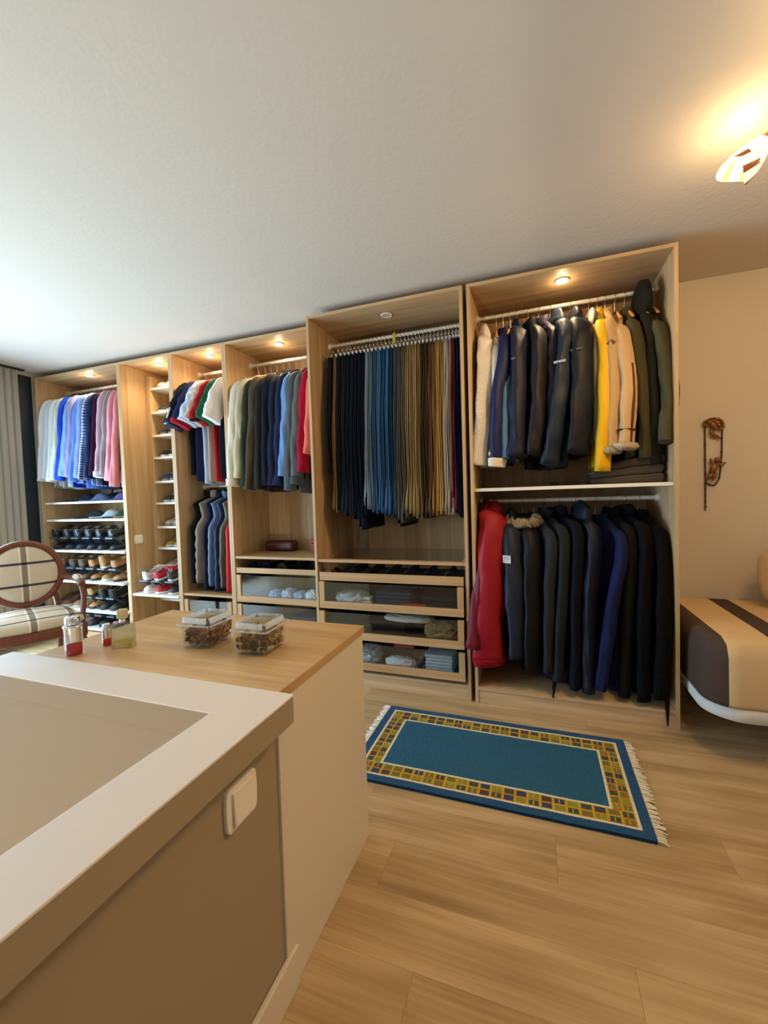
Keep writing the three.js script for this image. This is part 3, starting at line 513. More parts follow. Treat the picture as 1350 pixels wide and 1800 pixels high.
garment({ i: 0, ry: 1.148, hx: -0.9, p: [[-0.883, 1.03, -0.11], [-0.906, 0.67, -0.04], [-0.917, 0.244, -0.03]], sw: 0.095, hem: 0.194, group: 'coats on the lower rail of the right wardrobe', name: 'coat', cat: 'coat', th: 0.042, c: 0x9a1b29, k: 'nylon', label: 'bright red padded coat, the big one on the lower rail', short: 'bright red padded coat', collar: 'hood', hx_: 0.058, hoodH: 0.068, hoodY: 0.055, cuff: { c: 0x8c1724, h: 0.05 }, sflare: 1.15 });
garment({ i: 0, ry: 1.148, hx: -0.802, p: [[-0.78, 0.951, -0.11], [-0.764, 0.645, -0.04], [-0.752, 0.278, -0.03]], sw: 0.072, hem: 0.228, group: 'coats on the lower rail of the right wardrobe', name: 'coat', cat: 'coat', th: 0.042, c: 0x222838, k: 'nylon', label: 'dark blue parka with a square white badge on the upper sleeve', short: 'dark blue parka with the white badge', collar: 'hood', patch: { v: 0.2, w: 0.048, h: 0.042, ang: 1.35, tex: M.badge } });
garment({ i: 0, ry: 1.148, hx: -0.732, p: [[-0.678, 0.941, -0.11], [-0.677, 0.617, -0.04], [-0.686, 0.221, -0.03]], sw: 0.063, hem: 0.171, group: 'coats on the lower rail of the right wardrobe', name: 'coat', cat: 'coat', th: 0.042, c: 0x0d0d10, k: 'nylon', label: 'black parka with a pale fur-edged hood', short: 'black fur-hooded parka', collar: 'none' });
garment({ i: 0, ry: 1.148, hx: -0.667, p: [[-0.579, 0.942, -0.11], [-0.592, 0.622, -0.04], [-0.604, 0.214, -0.03]], sw: 0.048, hem: 0.164, group: 'coats on the lower rail of the right wardrobe', name: 'coat', cat: 'coat', th: 0.042, c: 0x2b2e33, label: 'charcoal wool coat right of the fur-hooded parka, shorter sleeve', short: 'shorter charcoal wool coat', collar: 'stand' });
garment({ i: 0, ry: 1.148, hx: -0.612, p: [[-0.515, 0.964, -0.11], [-0.529, 0.594, -0.04], [-0.559, 0.172, -0.03]], sw: 0.044, hem: 0.122, group: 'coats on the lower rail of the right wardrobe', name: 'coat', cat: 'coat', th: 0.042, c: 0x24282d, label: 'charcoal trench coat whose pointed belt end hangs lowest', short: 'charcoal trench coat', collar: 'stand' });
garment({ i: 0, ry: 1.148, hx: -0.534, p: [[-0.446, 0.983, -0.11], [-0.459, 0.598, -0.04], [-0.468, 0.136, -0.03]], sw: 0.049, hem: 0.112, group: 'coats on the lower rail of the right wardrobe', name: 'coat', cat: 'coat', th: 0.042, c: 0x12141d, label: 'long navy-black overcoat with a fold at the collar', short: 'navy-black overcoat', collar: 'stand' });
garment({ i: 0, ry: 1.148, hx: -0.447, p: [[-0.365, 0.983, -0.11], [-0.393, 0.602, -0.04], [-0.402, 0.129, -0.03]], sw: 0.055, hem: 0.112, group: 'coats on the lower rail of the right wardrobe', name: 'coat', cat: 'coat', th: 0.042, c: 0x131625, k: 'nylon', puff: 0.15, label: 'midnight quilted coat left of the long blue coat', short: 'midnight quilted coat', collar: 'hood' });
garment({ i: 0, ry: 1.148, hx: -0.336, p: [[-0.23, 0.928, -0.11], [-0.289, 0.578, -0.04], [-0.347, 0.152, -0.03]], sw: 0.06, hem: 0.112, group: 'coats on the lower rail of the right wardrobe', name: 'coat', cat: 'coat', th: 0.042, c: 0x1b2148, label: 'long blue coat whose sleeve slants down to the left', short: 'long blue slanting coat', collar: 'stand' });
garment({ i: 0, ry: 1.148, hx: -0.263, p: [[-0.188, 0.964, -0.12], [-0.212, 0.548, -0.06], [-0.233, 0.121, -0.05]], sw: 0.049, hem: 0.112, group: 'coats on the lower rail of the right wardrobe', name: 'coat', cat: 'coat', th: 0.042, c: 0x11130f, label: 'black-green coat right of the slanting blue coat', short: 'black-green coat', collar: 'stand' });
garment({ i: 0, ry: 1.148, hx: -0.192, p: [[-0.125, 0.973, -0.11], [-0.144, 0.558, -0.04], [-0.149, 0.118, -0.03]], sw: 0.053, hem: 0.112, group: 'coats on the lower rail of the right wardrobe', name: 'coat', cat: 'coat', th: 0.042, c: 0x0b0c0e, label: 'plain black coat between the black-green coat and the furry black coat', short: 'plain black coat', collar: 'stand' });
garment({ i: 0, ry: 1.148, hx: -0.122, p: [[-0.051, 0.944, -0.11], [-0.052, 0.564, -0.04], [-0.072, 0.144, -0.03]], sw: 0.064, hem: 0.112, group: 'coats on the lower rail of the right wardrobe', name: 'coat', cat: 'coat', th: 0.042, c: 0x0f1013, k: 'fur', label: 'furry black coat, last on the lower rail at the right side panel', short: 'furry black coat', collar: 'stand' });
garment({ i: 5, ry: 2.283, hx: -4.823, p: [[-4.84, 2.115, -0.215], [-4.845, 1.75, -0.165], [-4.85, 1.43, -0.13]], sw: .034, sdp: .05, hem: 1.375, group: 'shirts in the far left wardrobe', name: 'shirt', cat: 'shirt', collar: 'shirt', tw: .3, th: .014, maxBack: .14, c: 0xe9edf4, label: 'white shirt with a pale grey sheen, first at the left end of the shirt rail', short: 'white shirt of a pale grey sheen' });
garment({ i: 5, ry: 2.283, hx: -4.762, p: [[-4.779, 2.111, -0.223], [-4.784, 1.75, -0.165], [-4.799, 1.44, -0.13]], sw: .034, sdp: .05, hem: 1.385, group: 'shirts in the far left wardrobe', name: 'shirt', cat: 'shirt', collar: 'shirt', tw: .3, th: .014, maxBack: .14, c: 0xdfe9f5, label: 'white shirt with a faint blue tint, second from the left of the shirt rail', short: 'white shirt of a faint blue tint' });
garment({ i: 5, ry: 2.283, hx: -4.701, p: [[-4.718, 2.107, -0.215], [-4.723, 1.75, -0.165], [-4.728, 1.42, -0.13]], sw: .034, sdp: .05, hem: 1.365, group: 'shirts in the far left wardrobe', name: 'shirt', cat: 'shirt', collar: 'shirt', tw: .3, th: .014, maxBack: .14, c: 0xe8f0f6, label: 'crisp snow white shirt, third from the left of the shirt rail', short: 'crisp snow white shirt' });
garment({ i: 5, ry: 2.283, hx: -4.64, p: [[-4.657, 2.115, -0.223], [-4.662, 1.75, -0.165], [-4.677, 1.43, -0.13]], sw: .034, sdp: .05, hem: 1.375, group: 'shirts in the far left wardrobe', name: 'shirt', cat: 'shirt', collar: 'shirt', tw: .3, th: .014, maxBack: .14, c: 0xe3ecd9, label: 'off-white shirt, left of the royal blue shirt', short: 'off-white shirt' });
garment({ i: 5, ry: 2.283, hx: -4.579, p: [[-4.596, 2.111, -0.215], [-4.601, 1.75, -0.165], [-4.606, 1.43, -0.13]], sw: .034, sdp: .05, hem: 1.375, group: 'shirts in the far left wardrobe', name: 'shirt', cat: 'shirt', collar: 'shirt', tw: .3, th: .014, maxBack: .14, c: 0x2a4fd0, label: 'royal blue shirt, the strongest blue on the shirt rail', short: 'royal blue shirt' });
garment({ i: 5, ry: 2.283, hx: -4.518, p: [[-4.535, 2.107, -0.223], [-4.54, 1.75, -0.165], [-4.555, 1.46, -0.13]], sw: .034, sdp: .05, hem: 1.405, group: 'shirts in the far left wardrobe', name: 'shirt', cat: 'shirt', collar: 'shirt', tw: .3, th: .014, maxBack: .14, c: 0x86aee8, label: 'sky blue shirt, right of the royal blue shirt', short: 'sky blue shirt' });
garment({ i: 5, ry: 2.283, hx: -4.457, p: [[-4.474, 2.115, -0.215], [-4.479, 1.75, -0.165], [-4.484, 1.45, -0.13]], sw: .034, sdp: .05, hem: 1.395, group: 'shirts in the far left wardrobe', name: 'shirt', cat: 'shirt', collar: 'shirt', tw: .3, th: .014, maxBack: .14, c: 0x9a94c6, label: 'lilac shirt, between two light blue shirts', short: 'lilac shirt' });
garment({ i: 5, ry: 2.283, hx: -4.396, p: [[-4.413, 2.111, -0.223], [-4.418, 1.75, -0.165], [-4.433, 1.41, -0.13]], sw: .034, sdp: .05, hem: 1.355, group: 'shirts in the far left wardrobe', name: 'shirt', cat: 'shirt', collar: 'shirt', tw: .3, th: .014, maxBack: .14, c: 0x5f8ad6, label: 'cornflower blue shirt, right of the lilac shirt', short: 'cornflower blue shirt' });
garment({ i: 5, ry: 2.283, hx: -4.335, p: [[-4.352, 2.107, -0.215], [-4.357, 1.75, -0.165], [-4.362, 1.44, -0.13]], sw: .034, sdp: .05, hem: 1.385, group: 'shirts in the far left wardrobe', name: 'shirt', cat: 'shirt', collar: 'shirt', tw: .3, th: .014, maxBack: .14, c: 0x8f9fd8, label: 'pale violet-blue shirt, left of the checked shirt', short: 'pale violet-blue shirt' });
garment({ i: 5, ry: 2.283, hx: -4.274, p: [[-4.291, 2.115, -0.223], [-4.296, 1.75, -0.165], [-4.311, 1.42, -0.13]], sw: .034, sdp: .05, hem: 1.365, group: 'shirts in the far left wardrobe', name: 'shirt', cat: 'shirt', collar: 'shirt', tw: .3, th: .014, maxBack: .14, c: 0xffffff, label: 'navy and white checked shirt, the checked one', short: 'navy and white checked shirt', mat: M.check });
garment({ i: 5, ry: 2.283, hx: -4.213, p: [[-4.23, 2.111, -0.215], [-4.235, 1.75, -0.165], [-4.24, 1.43, -0.13]], sw: .034, sdp: .05, hem: 1.375, group: 'shirts in the far left wardrobe', name: 'shirt', cat: 'shirt', collar: 'shirt', tw: .3, th: .014, maxBack: .14, c: 0x1d2c50, label: 'deep navy shirt, right of the checked shirt', short: 'deep navy shirt' });
garment({ i: 5, ry: 2.283, hx: -4.152, p: [[-4.169, 2.107, -0.223], [-4.174, 1.75, -0.165], [-4.189, 1.45, -0.13]], sw: .034, sdp: .05, hem: 1.395, group: 'shirts in the far left wardrobe', name: 'shirt', cat: 'shirt', collar: 'shirt', tw: .3, th: .014, maxBack: .14, c: 0x3c1430, label: 'burgundy shirt, left of the mauve shirt', short: 'burgundy shirt' });
garment({ i: 5, ry: 2.283, hx: -4.091, p: [[-4.108, 2.115, -0.215], [-4.113, 1.75, -0.165], [-4.118, 1.46, -0.13]], sw: .034, sdp: .05, hem: 1.405, group: 'shirts in the far left wardrobe', name: 'shirt', cat: 'shirt', collar: 'shirt', tw: .3, th: .014, maxBack: .14, c: 0xc7a6b8, label: 'mauve shirt with a white inner cuff, right of the burgundy shirt', short: 'mauve shirt', cuff: { c: 0xe6ecf4, h: 0.06 } });
garment({ i: 5, ry: 2.283, hx: -4.03, p: [[-4.047, 2.111, -0.223], [-4.052, 1.75, -0.165], [-4.067, 1.45, -0.13]], sw: .034, sdp: .05, hem: 1.395, group: 'shirts in the far left wardrobe', name: 'shirt', cat: 'shirt', collar: 'shirt', tw: .3, th: .014, maxBack: .14, c: 0x9c9296, label: 'stone grey shirt, between the mauve and pink shirts', short: 'stone grey shirt' });
garment({ i: 5, ry: 2.283, hx: -3.969, p: [[-3.986, 2.107, -0.215], [-3.991, 1.75, -0.165], [-3.996, 1.4, -0.13]], sw: .034, sdp: .05, hem: 1.345, group: 'shirts in the far left wardrobe', name: 'shirt', cat: 'shirt', collar: 'shirt', tw: .3, th: .014, maxBack: .14, c: 0xd993a4, label: 'rose pink shirt, second from the right of the shirt rail', short: 'rose pink shirt' });
garment({ i: 5, ry: 2.283, hx: -3.908, p: [[-3.925, 2.115, -0.223], [-3.93, 1.75, -0.165], [-3.945, 1.35, -0.13]], sw: .034, sdp: .05, hem: 1.295, group: 'shirts in the far left wardrobe', name: 'shirt', cat: 'shirt', collar: 'shirt', tw: .3, th: .014, maxBack: .14, c: 0xd88a90, label: 'salmon pink shirt, last by the right side panel, hanging lowest', short: 'salmon pink shirt' });
garment({ i: 3, ry: 2.257, hx: -3.215, p: [[-3.245, 2.055, -0.24], [-3.253, 1.93, -0.165], [-3.27, 1.8, -0.125]], sw: .045, sdp: .085, group: 'polo shirts in the narrow wardrobe', name: 'polo_shirt', cat: 'polo shirt', collar: 'shirt', tw: .15, th: .018, maxBack: .14, wr: .6, sflare: 1.12, c: 0x1c1f2c, label: 'navy polo shirt with a white shoulder stripe and white sleeve piping', short: 'navy polo with the white stripe', hem: 1.42, stripe: [0.0, 0.95, 0.25, 0xeae4d8, 0.007], cuff: { c: 0x2a3346, h: 0.05 }, band: [[0.985, 0xe8e6e0]] });
garment({ i: 3, ry: 2.257, hx: -3.145, p: [[-3.175, 2.055, -0.24], [-3.183, 1.93, -0.165], [-3.2, 1.8, -0.125]], sw: .045, sdp: .085, group: 'polo shirts in the narrow wardrobe', name: 'polo_shirt', cat: 'polo shirt', collar: 'shirt', tw: .15, th: .018, maxBack: .14, wr: .6, sflare: 1.12, c: 0x22294a, label: 'navy polo shirt with a red sleeve lining', short: 'navy polo with the red lining', hem: 1.37, cuff: { c: 0x9c1f2c, h: 0.04 } });
garment({ i: 3, ry: 2.257, hx: -3.08, p: [[-3.11, 2.055, -0.24], [-3.118, 1.93, -0.165], [-3.135, 1.8, -0.125]], sw: .045, sdp: .085, group: 'polo shirts in the narrow wardrobe', name: 'polo_shirt', cat: 'polo shirt', collar: 'shirt', tw: .15, th: .018, maxBack: .14, wr: .6, sflare: 1.12, c: 0xb9c6e2, label: 'pale blue polo shirt left of the red polo', short: 'pale blue polo', hem: 1.34 });
garment({ i: 3, ry: 2.257, hx: -3.025, p: [[-3.055, 2.055, -0.24], [-3.063, 1.93, -0.165], [-3.08, 1.8, -0.125]], sw: .045, sdp: .085, group: 'polo shirts in the narrow wardrobe', name: 'polo_shirt', cat: 'polo shirt', collar: 'shirt', tw: .15, th: .018, maxBack: .14, wr: .6, sflare: 1.12, c: 0xc2b0a4, label: 'beige polo shirt between the pale blue and the red one', short: 'beige polo', hem: 1.36 });
garment({ i: 3, ry: 2.257, hx: -2.97, p: [[-3.0, 2.055, -0.24], [-3.008, 1.93, -0.165], [-3.025, 1.8, -0.125]], sw: .045, sdp: .085, group: 'polo shirts in the narrow wardrobe', name: 'polo_shirt', cat: 'polo shirt', collar: 'shirt', tw: .15, th: .018, maxBack: .14, wr: .6, sflare: 1.12, c: 0x9e1a24, label: 'deep red polo shirt with a dark sleeve edge', short: 'deep red polo', hem: 1.36, band: [[0.97, 0x1d1a2c]] });
garment({ i: 3, ry: 2.257, hx: -2.915, p: [[-2.945, 2.055, -0.24], [-2.953, 1.93, -0.165], [-2.97, 1.8, -0.125]], sw: .045, sdp: .085, group: 'polo shirts in the narrow wardrobe', name: 'polo_shirt', cat: 'polo shirt', collar: 'shirt', tw: .15, th: .018, maxBack: .14, wr: .6, sflare: 1.12, c: 0x1d1f29, label: 'black polo shirt with a bottle green sleeve', short: 'black polo with the green sleeve', hem: 1.38, smat: cloth(0x1f5a3c) });
garment({ i: 3, ry: 2.257, hx: -2.855, p: [[-2.885, 2.055, -0.24], [-2.893, 1.93, -0.165], [-2.91, 1.8, -0.125]], sw: .045, sdp: .085, group: 'polo shirts in the narrow wardrobe', name: 'polo_shirt', cat: 'polo shirt', collar: 'shirt', tw: .15, th: .018, maxBack: .14, wr: .6, sflare: 1.12, c: 0xe8e8ee, label: 'white polo shirt, last by the right side panel of the polo wardrobe', short: 'white polo shirt', hem: 1.37 });
garment({ i: 3, ry: 1.327, hx: -3.2, p: [[-3.225, 1.165, -.25]], sw: .03, vest: .25, group: 'vests in the narrow wardrobe', name: 'vest', cat: 'vest', collar: 'stand', th: .03, maxBack: .14, flare: 1.1, bw: 1.1, c: 0x17181c, label: 'thin black vest, first on the vest rail', short: 'thin black vest', hem: 0.56 });
garment({ i: 3, ry: 1.327, hx: -3.135, p: [[-3.16, 1.165, -.25]], sw: .03, vest: .25, group: 'vests in the narrow wardrobe', name: 'vest', cat: 'vest', collar: 'stand', th: .03, maxBack: .14, flare: 1.1, bw: 1.1, c: 0x8a8078, k: 'nylon', puff: 0.45, label: 'stone grey padded vest with bulging seams', short: 'stone grey padded vest', hem: 0.56 });
garment({ i: 3, ry: 1.327, hx: -3.07, p: [[-3.095, 1.165, -.25]], sw: .03, vest: .25, group: 'vests in the narrow wardrobe', name: 'vest', cat: 'vest', collar: 'stand', th: .03, maxBack: .14, flare: 1.1, bw: 1.1, c: 0x161b34, label: 'navy vest with a plain face, between the grey and the light blue padded vests', short: 'plain navy vest', hem: 0.51 });
garment({ i: 3, ry: 1.327, hx: -3.015, p: [[-3.04, 1.165, -.25]], sw: .03, vest: .25, group: 'vests in the narrow wardrobe', name: 'vest', cat: 'vest', collar: 'stand', th: .03, maxBack: .14, flare: 1.1, bw: 1.1, c: 0x5c7494, k: 'nylon', puff: 0.2, label: 'steel blue padded vest with a pale lining', short: 'steel blue padded vest', hem: 0.54 });
garment({ i: 3, ry: 1.327, hx: -2.96, p: [[-2.985, 1.165, -.25]], sw: .03, vest: .25, group: 'vests in the narrow wardrobe', name: 'vest', cat: 'vest', collar: 'stand', th: .03, maxBack: .14, flare: 1.1, bw: 1.1, c: 0x18224a, k: 'nylon', puff: 0.3, label: 'deep blue padded vest right of the steel blue one', short: 'deep blue padded vest', hem: 0.51 });
garment({ i: 3, ry: 1.327, hx: -2.905, p: [[-2.93, 1.165, -.25]], sw: .03, vest: .25, group: 'vests in the narrow wardrobe', name: 'vest', cat: 'vest', collar: 'stand', th: .03, maxBack: .14, flare: 1.1, bw: 1.1, c: 0x5e5f52, k: 'nylon', puff: 0.15, label: 'grey-green vest left of the red vest', short: 'grey-green vest', hem: 0.53 });
garment({ i: 3, ry: 1.327, hx: -2.85, p: [[-2.875, 1.165, -.25]], sw: .03, vest: .25, group: 'vests in the narrow wardrobe', name: 'vest', cat: 'vest', collar: 'stand', th: .03, maxBack: .14, flare: 1.1, bw: 1.1, c: 0xc01f26, k: 'nylon', puff: 0.1, label: 'scarlet vest, last at the right side panel above the narrow drawer', short: 'scarlet vest', hem: 0.5 });
garment({ i: 2, ry: 2.263, hx: -2.695, p: [[-2.73, 2.025, -0.225], [-2.737, 1.7, -0.165], [-2.745, 1.34, -0.135]], sw: .045, sdp: .058, hem: 1.3, group: 'sweaters above the red pieces', name: 'sweater', cat: 'sweater', collar: 'shirt', tw: .35, th: .018, maxBack: .14, c: 0xcfc8b8, label: 'cream knit sweater, first on the sweater rail', short: 'cream knit sweater', cuff: { c: 0xd9d2c0, h: 0.07 } });
garment({ i: 2, ry: 2.263, hx: -2.635, p: [[-2.67, 2.037, -0.225], [-2.677, 1.7, -0.165], [-2.685, 1.36, -0.135]], sw: .045, sdp: .058, hem: 1.32, group: 'sweaters above the red pieces', name: 'sweater', cat: 'sweater', collar: 'shirt', tw: .35, th: .018, maxBack: .14, c: 0xb4ad92, label: 'oatmeal sweater with a green shade, second on the sweater rail', short: 'oatmeal sweater' });
garment({ i: 2, ry: 2.263, hx: -2.58, p: [[-2.615, 2.025, -0.225], [-2.622, 1.7, -0.165], [-2.63, 1.3, -0.135]], sw: .045, sdp: .058, hem: 1.33, group: 'sweaters above the red pieces', name: 'sweater', cat: 'sweater', collar: 'shirt', tw: .35, th: .018, maxBack: .14, c: 0x2a3226, label: 'dark green sweater, behind the olive jacket', short: 'dark green sweater' });
garment({ i: 2, ry: 2.263, hx: -2.525, p: [[-2.56, 2.037, -0.225], [-2.567, 1.7, -0.165], [-2.605, 1.28, -0.135]], sw: .045, sdp: .058, hem: 1.27, group: 'sweaters above the red pieces', name: 'shirt', cat: 'shirt', collar: 'shirt', tw: .35, th: .018, maxBack: .14, c: 0x4a4238, label: 'olive-brown overshirt, its sleeve slanting in front of the cream cuff', short: 'olive-brown overshirt' });
garment({ i: 2, ry: 2.263, hx: -2.465, p: [[-2.5, 2.025, -0.225], [-2.507, 1.7, -0.165], [-2.515, 1.28, -0.135]], sw: .045, sdp: .058, hem: 1.3, group: 'sweaters above the red pieces', name: 'shirt', cat: 'shirt', collar: 'stand', tw: .35, th: .018, maxBack: .14, c: 0x23231f, label: 'charcoal overshirt, between the olive-brown one and the navy fleece', short: 'charcoal overshirt' });
garment({ i: 2, ry: 2.263, hx: -2.41, p: [[-2.445, 2.037, -0.225], [-2.452, 1.7, -0.165], [-2.46, 1.3, -0.135]], sw: .045, sdp: .058, hem: 1.32, group: 'sweaters above the red pieces', name: 'sweater', cat: 'sweater', collar: 'stand', tw: .35, th: .018, maxBack: .14, c: 0x171b26, label: 'navy-black fleece, with the high dark collar', short: 'navy-black fleece' });
garment({ i: 2, ry: 2.263, hx: -2.355, p: [[-2.39, 2.025, -0.225], [-2.397, 1.7, -0.165], [-2.405, 1.3, -0.135]], sw: .045, sdp: .058, hem: 1.3, group: 'sweaters above the red pieces', name: 'sweater', cat: 'sweater', collar: 'stand', tw: .35, th: .018, maxBack: .14, c: 0x1b1f33, label: 'dark navy sweater, right of the high collared fleece', short: 'dark navy sweater' });
garment({ i: 2, ry: 2.263, hx: -2.305, p: [[-2.34, 2.037, -0.225], [-2.347, 1.7, -0.165], [-2.355, 1.3, -0.135]], sw: .045, sdp: .058, hem: 1.28, group: 'sweaters above the red pieces', name: 'sweater', cat: 'sweater', collar: 'shirt', tw: .35, th: .018, maxBack: .14, c: 0x1e2847, label: 'navy blue sweater, left of the light blue shirt', short: 'navy blue sweater' });
garment({ i: 2, ry: 2.263, hx: -2.255, p: [[-2.29, 2.025, -0.225], [-2.297, 1.7, -0.165], [-2.305, 1.36, -0.135]], sw: .045, sdp: .058, hem: 1.36, group: 'sweaters above the red pieces', name: 'shirt', cat: 'shirt', collar: 'shirt', tw: .35, th: .018, maxBack: .14, c: 0x6e92c4, label: 'light blue denim shirt, the only light blue piece on the sweater rail', short: 'light blue denim shirt' });
garment({ i: 2, ry: 2.263, hx: -2.21, p: [[-2.245, 2.037, -0.225], [-2.252, 1.7, -0.165], [-2.26, 1.26, -0.135]], sw: .045, sdp: .058, hem: 1.25, group: 'sweaters above the red pieces', name: 'sweater', cat: 'sweater', collar: 'shirt', tw: .35, th: .018, maxBack: .14, c: 0x55595c, label: 'slate grey sweater, right of the light blue shirt', short: 'slate grey sweater' });
garment({ i: 2, ry: 2.263, hx: -2.155, p: [[-2.19, 2.025, -0.225], [-2.197, 1.7, -0.165], [-2.205, 1.33, -0.135]], sw: .045, sdp: .058, hem: 1.34, group: 'sweaters above the red pieces', name: 'sweater', cat: 'sweater', collar: 'shirt', tw: .35, th: .018, maxBack: .14, c: 0x5f6264, label: 'grey sweatshirt with a ribbed cuff, left of the crimson sweater', short: 'grey sweatshirt', cuff: { c: 0x4b4e50, h: 0.07 } });
garment({ i: 2, ry: 2.263, hx: -2.105, p: [[-2.14, 2.037, -0.225], [-2.147, 1.7, -0.165], [-2.155, 1.38, -0.135]], sw: .045, sdp: .058, hem: 1.3, group: 'sweaters above the red pieces', name: 'sweater', cat: 'sweater', collar: 'shirt', tw: .35, th: .018, maxBack: .14, c: 0xa3182f, label: 'crimson sweater, nearly last on the sweater rail', short: 'crimson sweater' });
garment({ i: 2, ry: 2.263, hx: -2.055, p: [[-2.09, 2.025, -0.225], [-2.097, 1.7, -0.165], [-2.105, 1.5, -0.135]], sw: .045, sdp: .058, hem: 1.3, group: 'sweaters above the red pieces', name: 'shirt', cat: 'shirt', collar: 'shirt', tw: .35, th: .018, maxBack: .14, c: 0xe2725e, label: 'coral shirt, last on the sweater rail', short: 'coral shirt' });
trousers({ x: -1.93, c: 0x1a1f2e, hem: 1.35, label: 'dark navy trousers, at the left end of the trouser rail', short: 'dark navy trousers', turn: 0.0, lean: 0.004 });
trousers({ x: -1.894, c: 0x8a6a48, hem: 1.1, label: 'brown-tan corduroys, between the dark trousers at the left end', short: 'brown-tan corduroys', turn: 0.0, lean: -0.003 });
trousers({ x: -1.861, c: 0x1c2130, hem: 1.1, label: 'blue-black trousers, right of the brown-tan corduroys', short: 'blue-black trousers', turn: 0.0, lean: 0.0 });
trousers({ x: -1.831, c: 0x2b3038, hem: 1.08, label: 'charcoal trousers, third dark pair right of the corduroys', short: 'charcoal trousers', turn: 0.0, lean: 0.002 });
trousers({ x: -1.802, c: 0x1e2436, hem: 1.08, label: 'ink blue trousers, left of the laced joggers', short: 'ink blue trousers', turn: 0.0, lean: 0.004 });
trousers({ x: -1.773, c: 0x232a38, hem: 1.06, label: 'slate navy joggers with long dark drawstrings, hanging lowest at the left', short: 'slate navy joggers', turn: 0.0, lean: -0.003, lace: .17 });
trousers({ x: -1.745, c: 0x171c2d, hem: 1.06, label: 'midnight chinos, beside the laced joggers', short: 'midnight chinos', turn: 0.0, lean: 0.0 });
trousers({ x: -1.717, c: 0x1a2138, hem: 0.99, label: 'navy sweatpants with a hanging cord, the longest dark pair', short: 'navy sweatpants', turn: 0.0, lean: 0.002, lace: .16 });
trousers({ x: -1.69, c: 0x12172a, hem: 1.08, label: 'blue-black slacks, left of the pale grey pair', short: 'blue-black slacks', turn: 0.0, lean: 0.004 });
trousers({ x: -1.665, c: 0x8b98a2, hem: 1.12, label: 'pale grey-blue jeans, the palest jeans', short: 'pale grey-blue jeans', turn: 0.0, lean: -0.003 });
trousers({ x: -1.637, c: 0x5f7486, hem: 1.1, label: 'washed grey jeans, right of the palest jeans', short: 'washed grey jeans', turn: 0.0, lean: 0.0 });
trousers({ x: -1.609, c: 0x34597c, hem: 1.09, label: 'mid blue jeans, left of the lighter blue pair', short: 'mid blue jeans', turn: 0.0, lean: 0.002 });
trousers({ x: -1.581, c: 0x47759c, hem: 1.09, label: 'bright blue jeans, middle of the blue group', short: 'bright blue jeans', turn: 0.0, lean: 0.004 });
trousers({ x: -1.553, c: 0x2b5176, hem: 1.08, label: 'denim blue jeans, right of the bright blue jeans', short: 'denim blue jeans', turn: 0.0, lean: -0.003 });
trousers({ x: -1.526, c: 0x3f6a92, hem: 1.08, label: 'sky-washed jeans, under the yellow tag', short: 'sky-washed jeans', turn: 0.0, lean: 0.0 });
trousers({ x: -1.498, c: 0x1b3c62, hem: 1.07, label: 'dark denim jeans, left of the grey trousers', short: 'dark denim jeans', turn: 0.0, lean: 0.002 });
trousers({ x: -1.472, c: 0x4c4f4e, hem: 1.05, label: 'graphite trousers with a black hem, right of the dark denim', short: 'graphite trousers', turn: 0.0, lean: 0.004, waist: 0x131415 });
trousers({ x: -1.446, c: 0x56575a, hem: 1.03, label: 'mid grey trousers with black hem, left of the khaki group', short: 'mid grey trousers', turn: 0.0, lean: -0.003, waist: 0x131415 });
trousers({ x: -1.42, c: 0x63594a, hem: 1.06, label: 'taupe trousers, between grey and khaki', short: 'taupe trousers', turn: 0.0, lean: 0.0 });
trousers({ x: -1.395, c: 0x93805c, hem: 1.09, label: 'khaki chinos, first of the khaki group', short: 'khaki chinos', turn: 0.0, lean: 0.002 });
trousers({ x: -1.369, c: 0x8a7754, hem: 1.07, label: 'olive khaki chinos, second of the khaki group', short: 'olive khaki chinos', turn: 0.0, lean: 0.004 });
trousers({ x: -1.345, c: 0x9b8558, hem: 1.06, label: 'sand khaki chinos, third of the khaki group', short: 'sand khaki chinos', turn: 0.0, lean: -0.003 });
trousers({ x: -1.32, c: 0x7f6a48, hem: 1.06, label: 'brown khaki chinos, left of the dark brown pair', short: 'brown khaki chinos', turn: 0.0, lean: 0.0 });
trousers({ x: -1.296, c: 0x3f3224, hem: 1.06, label: 'dark brown trousers, darkest brown of the rail', short: 'dark brown trousers', turn: 0.0, lean: 0.002 });
trousers({ x: -1.271, c: 0x4e3a2c, hem: 1.06, label: 'chocolate trousers, right of the dark brown pair', short: 'chocolate trousers', turn: 0.0, lean: 0.004 });
trousers({ x: -1.246, c: 0x6e5134, hem: 1.07, label: 'chestnut trousers, left of the mustard pair', short: 'chestnut trousers', turn: 0.0, lean: -0.003 });
trousers({ x: -1.222, c: 0x8d6a3e, hem: 1.07, label: 'caramel trousers, beside the mustard pair', short: 'caramel trousers', turn: 0.0, lean: 0.0 });
trousers({ x: -1.199, c: 0xc09a52, hem: 1.08, label: 'mustard trousers, the yellowest pair', short: 'mustard trousers', turn: 0.0, lean: 0.002 });
trousers({ x: -1.175, c: 0xa98750, hem: 1.08, label: 'camel trousers, right of the mustard pair', short: 'camel trousers', turn: 0.0, lean: 0.004 });
trousers({ x: -1.152, c: 0xcfc0ac, hem: 1.08, label: 'ivory trousers, the lightest pair of the rail', short: 'ivory trousers', turn: 0.0, lean: -0.003 });
trousers({ x: -1.13, c: 0xb49c88, hem: 1.08, label: 'rose beige trousers, right of the ivory pair', short: 'rose beige trousers', turn: 0.0, lean: 0.0 });
trousers({ x: -1.108, c: 0x7a2430, hem: 1.1, label: 'wine red trousers, a thin red edge beside the navy pairs', short: 'wine red trousers', turn: 0.0, lean: 0.002 });
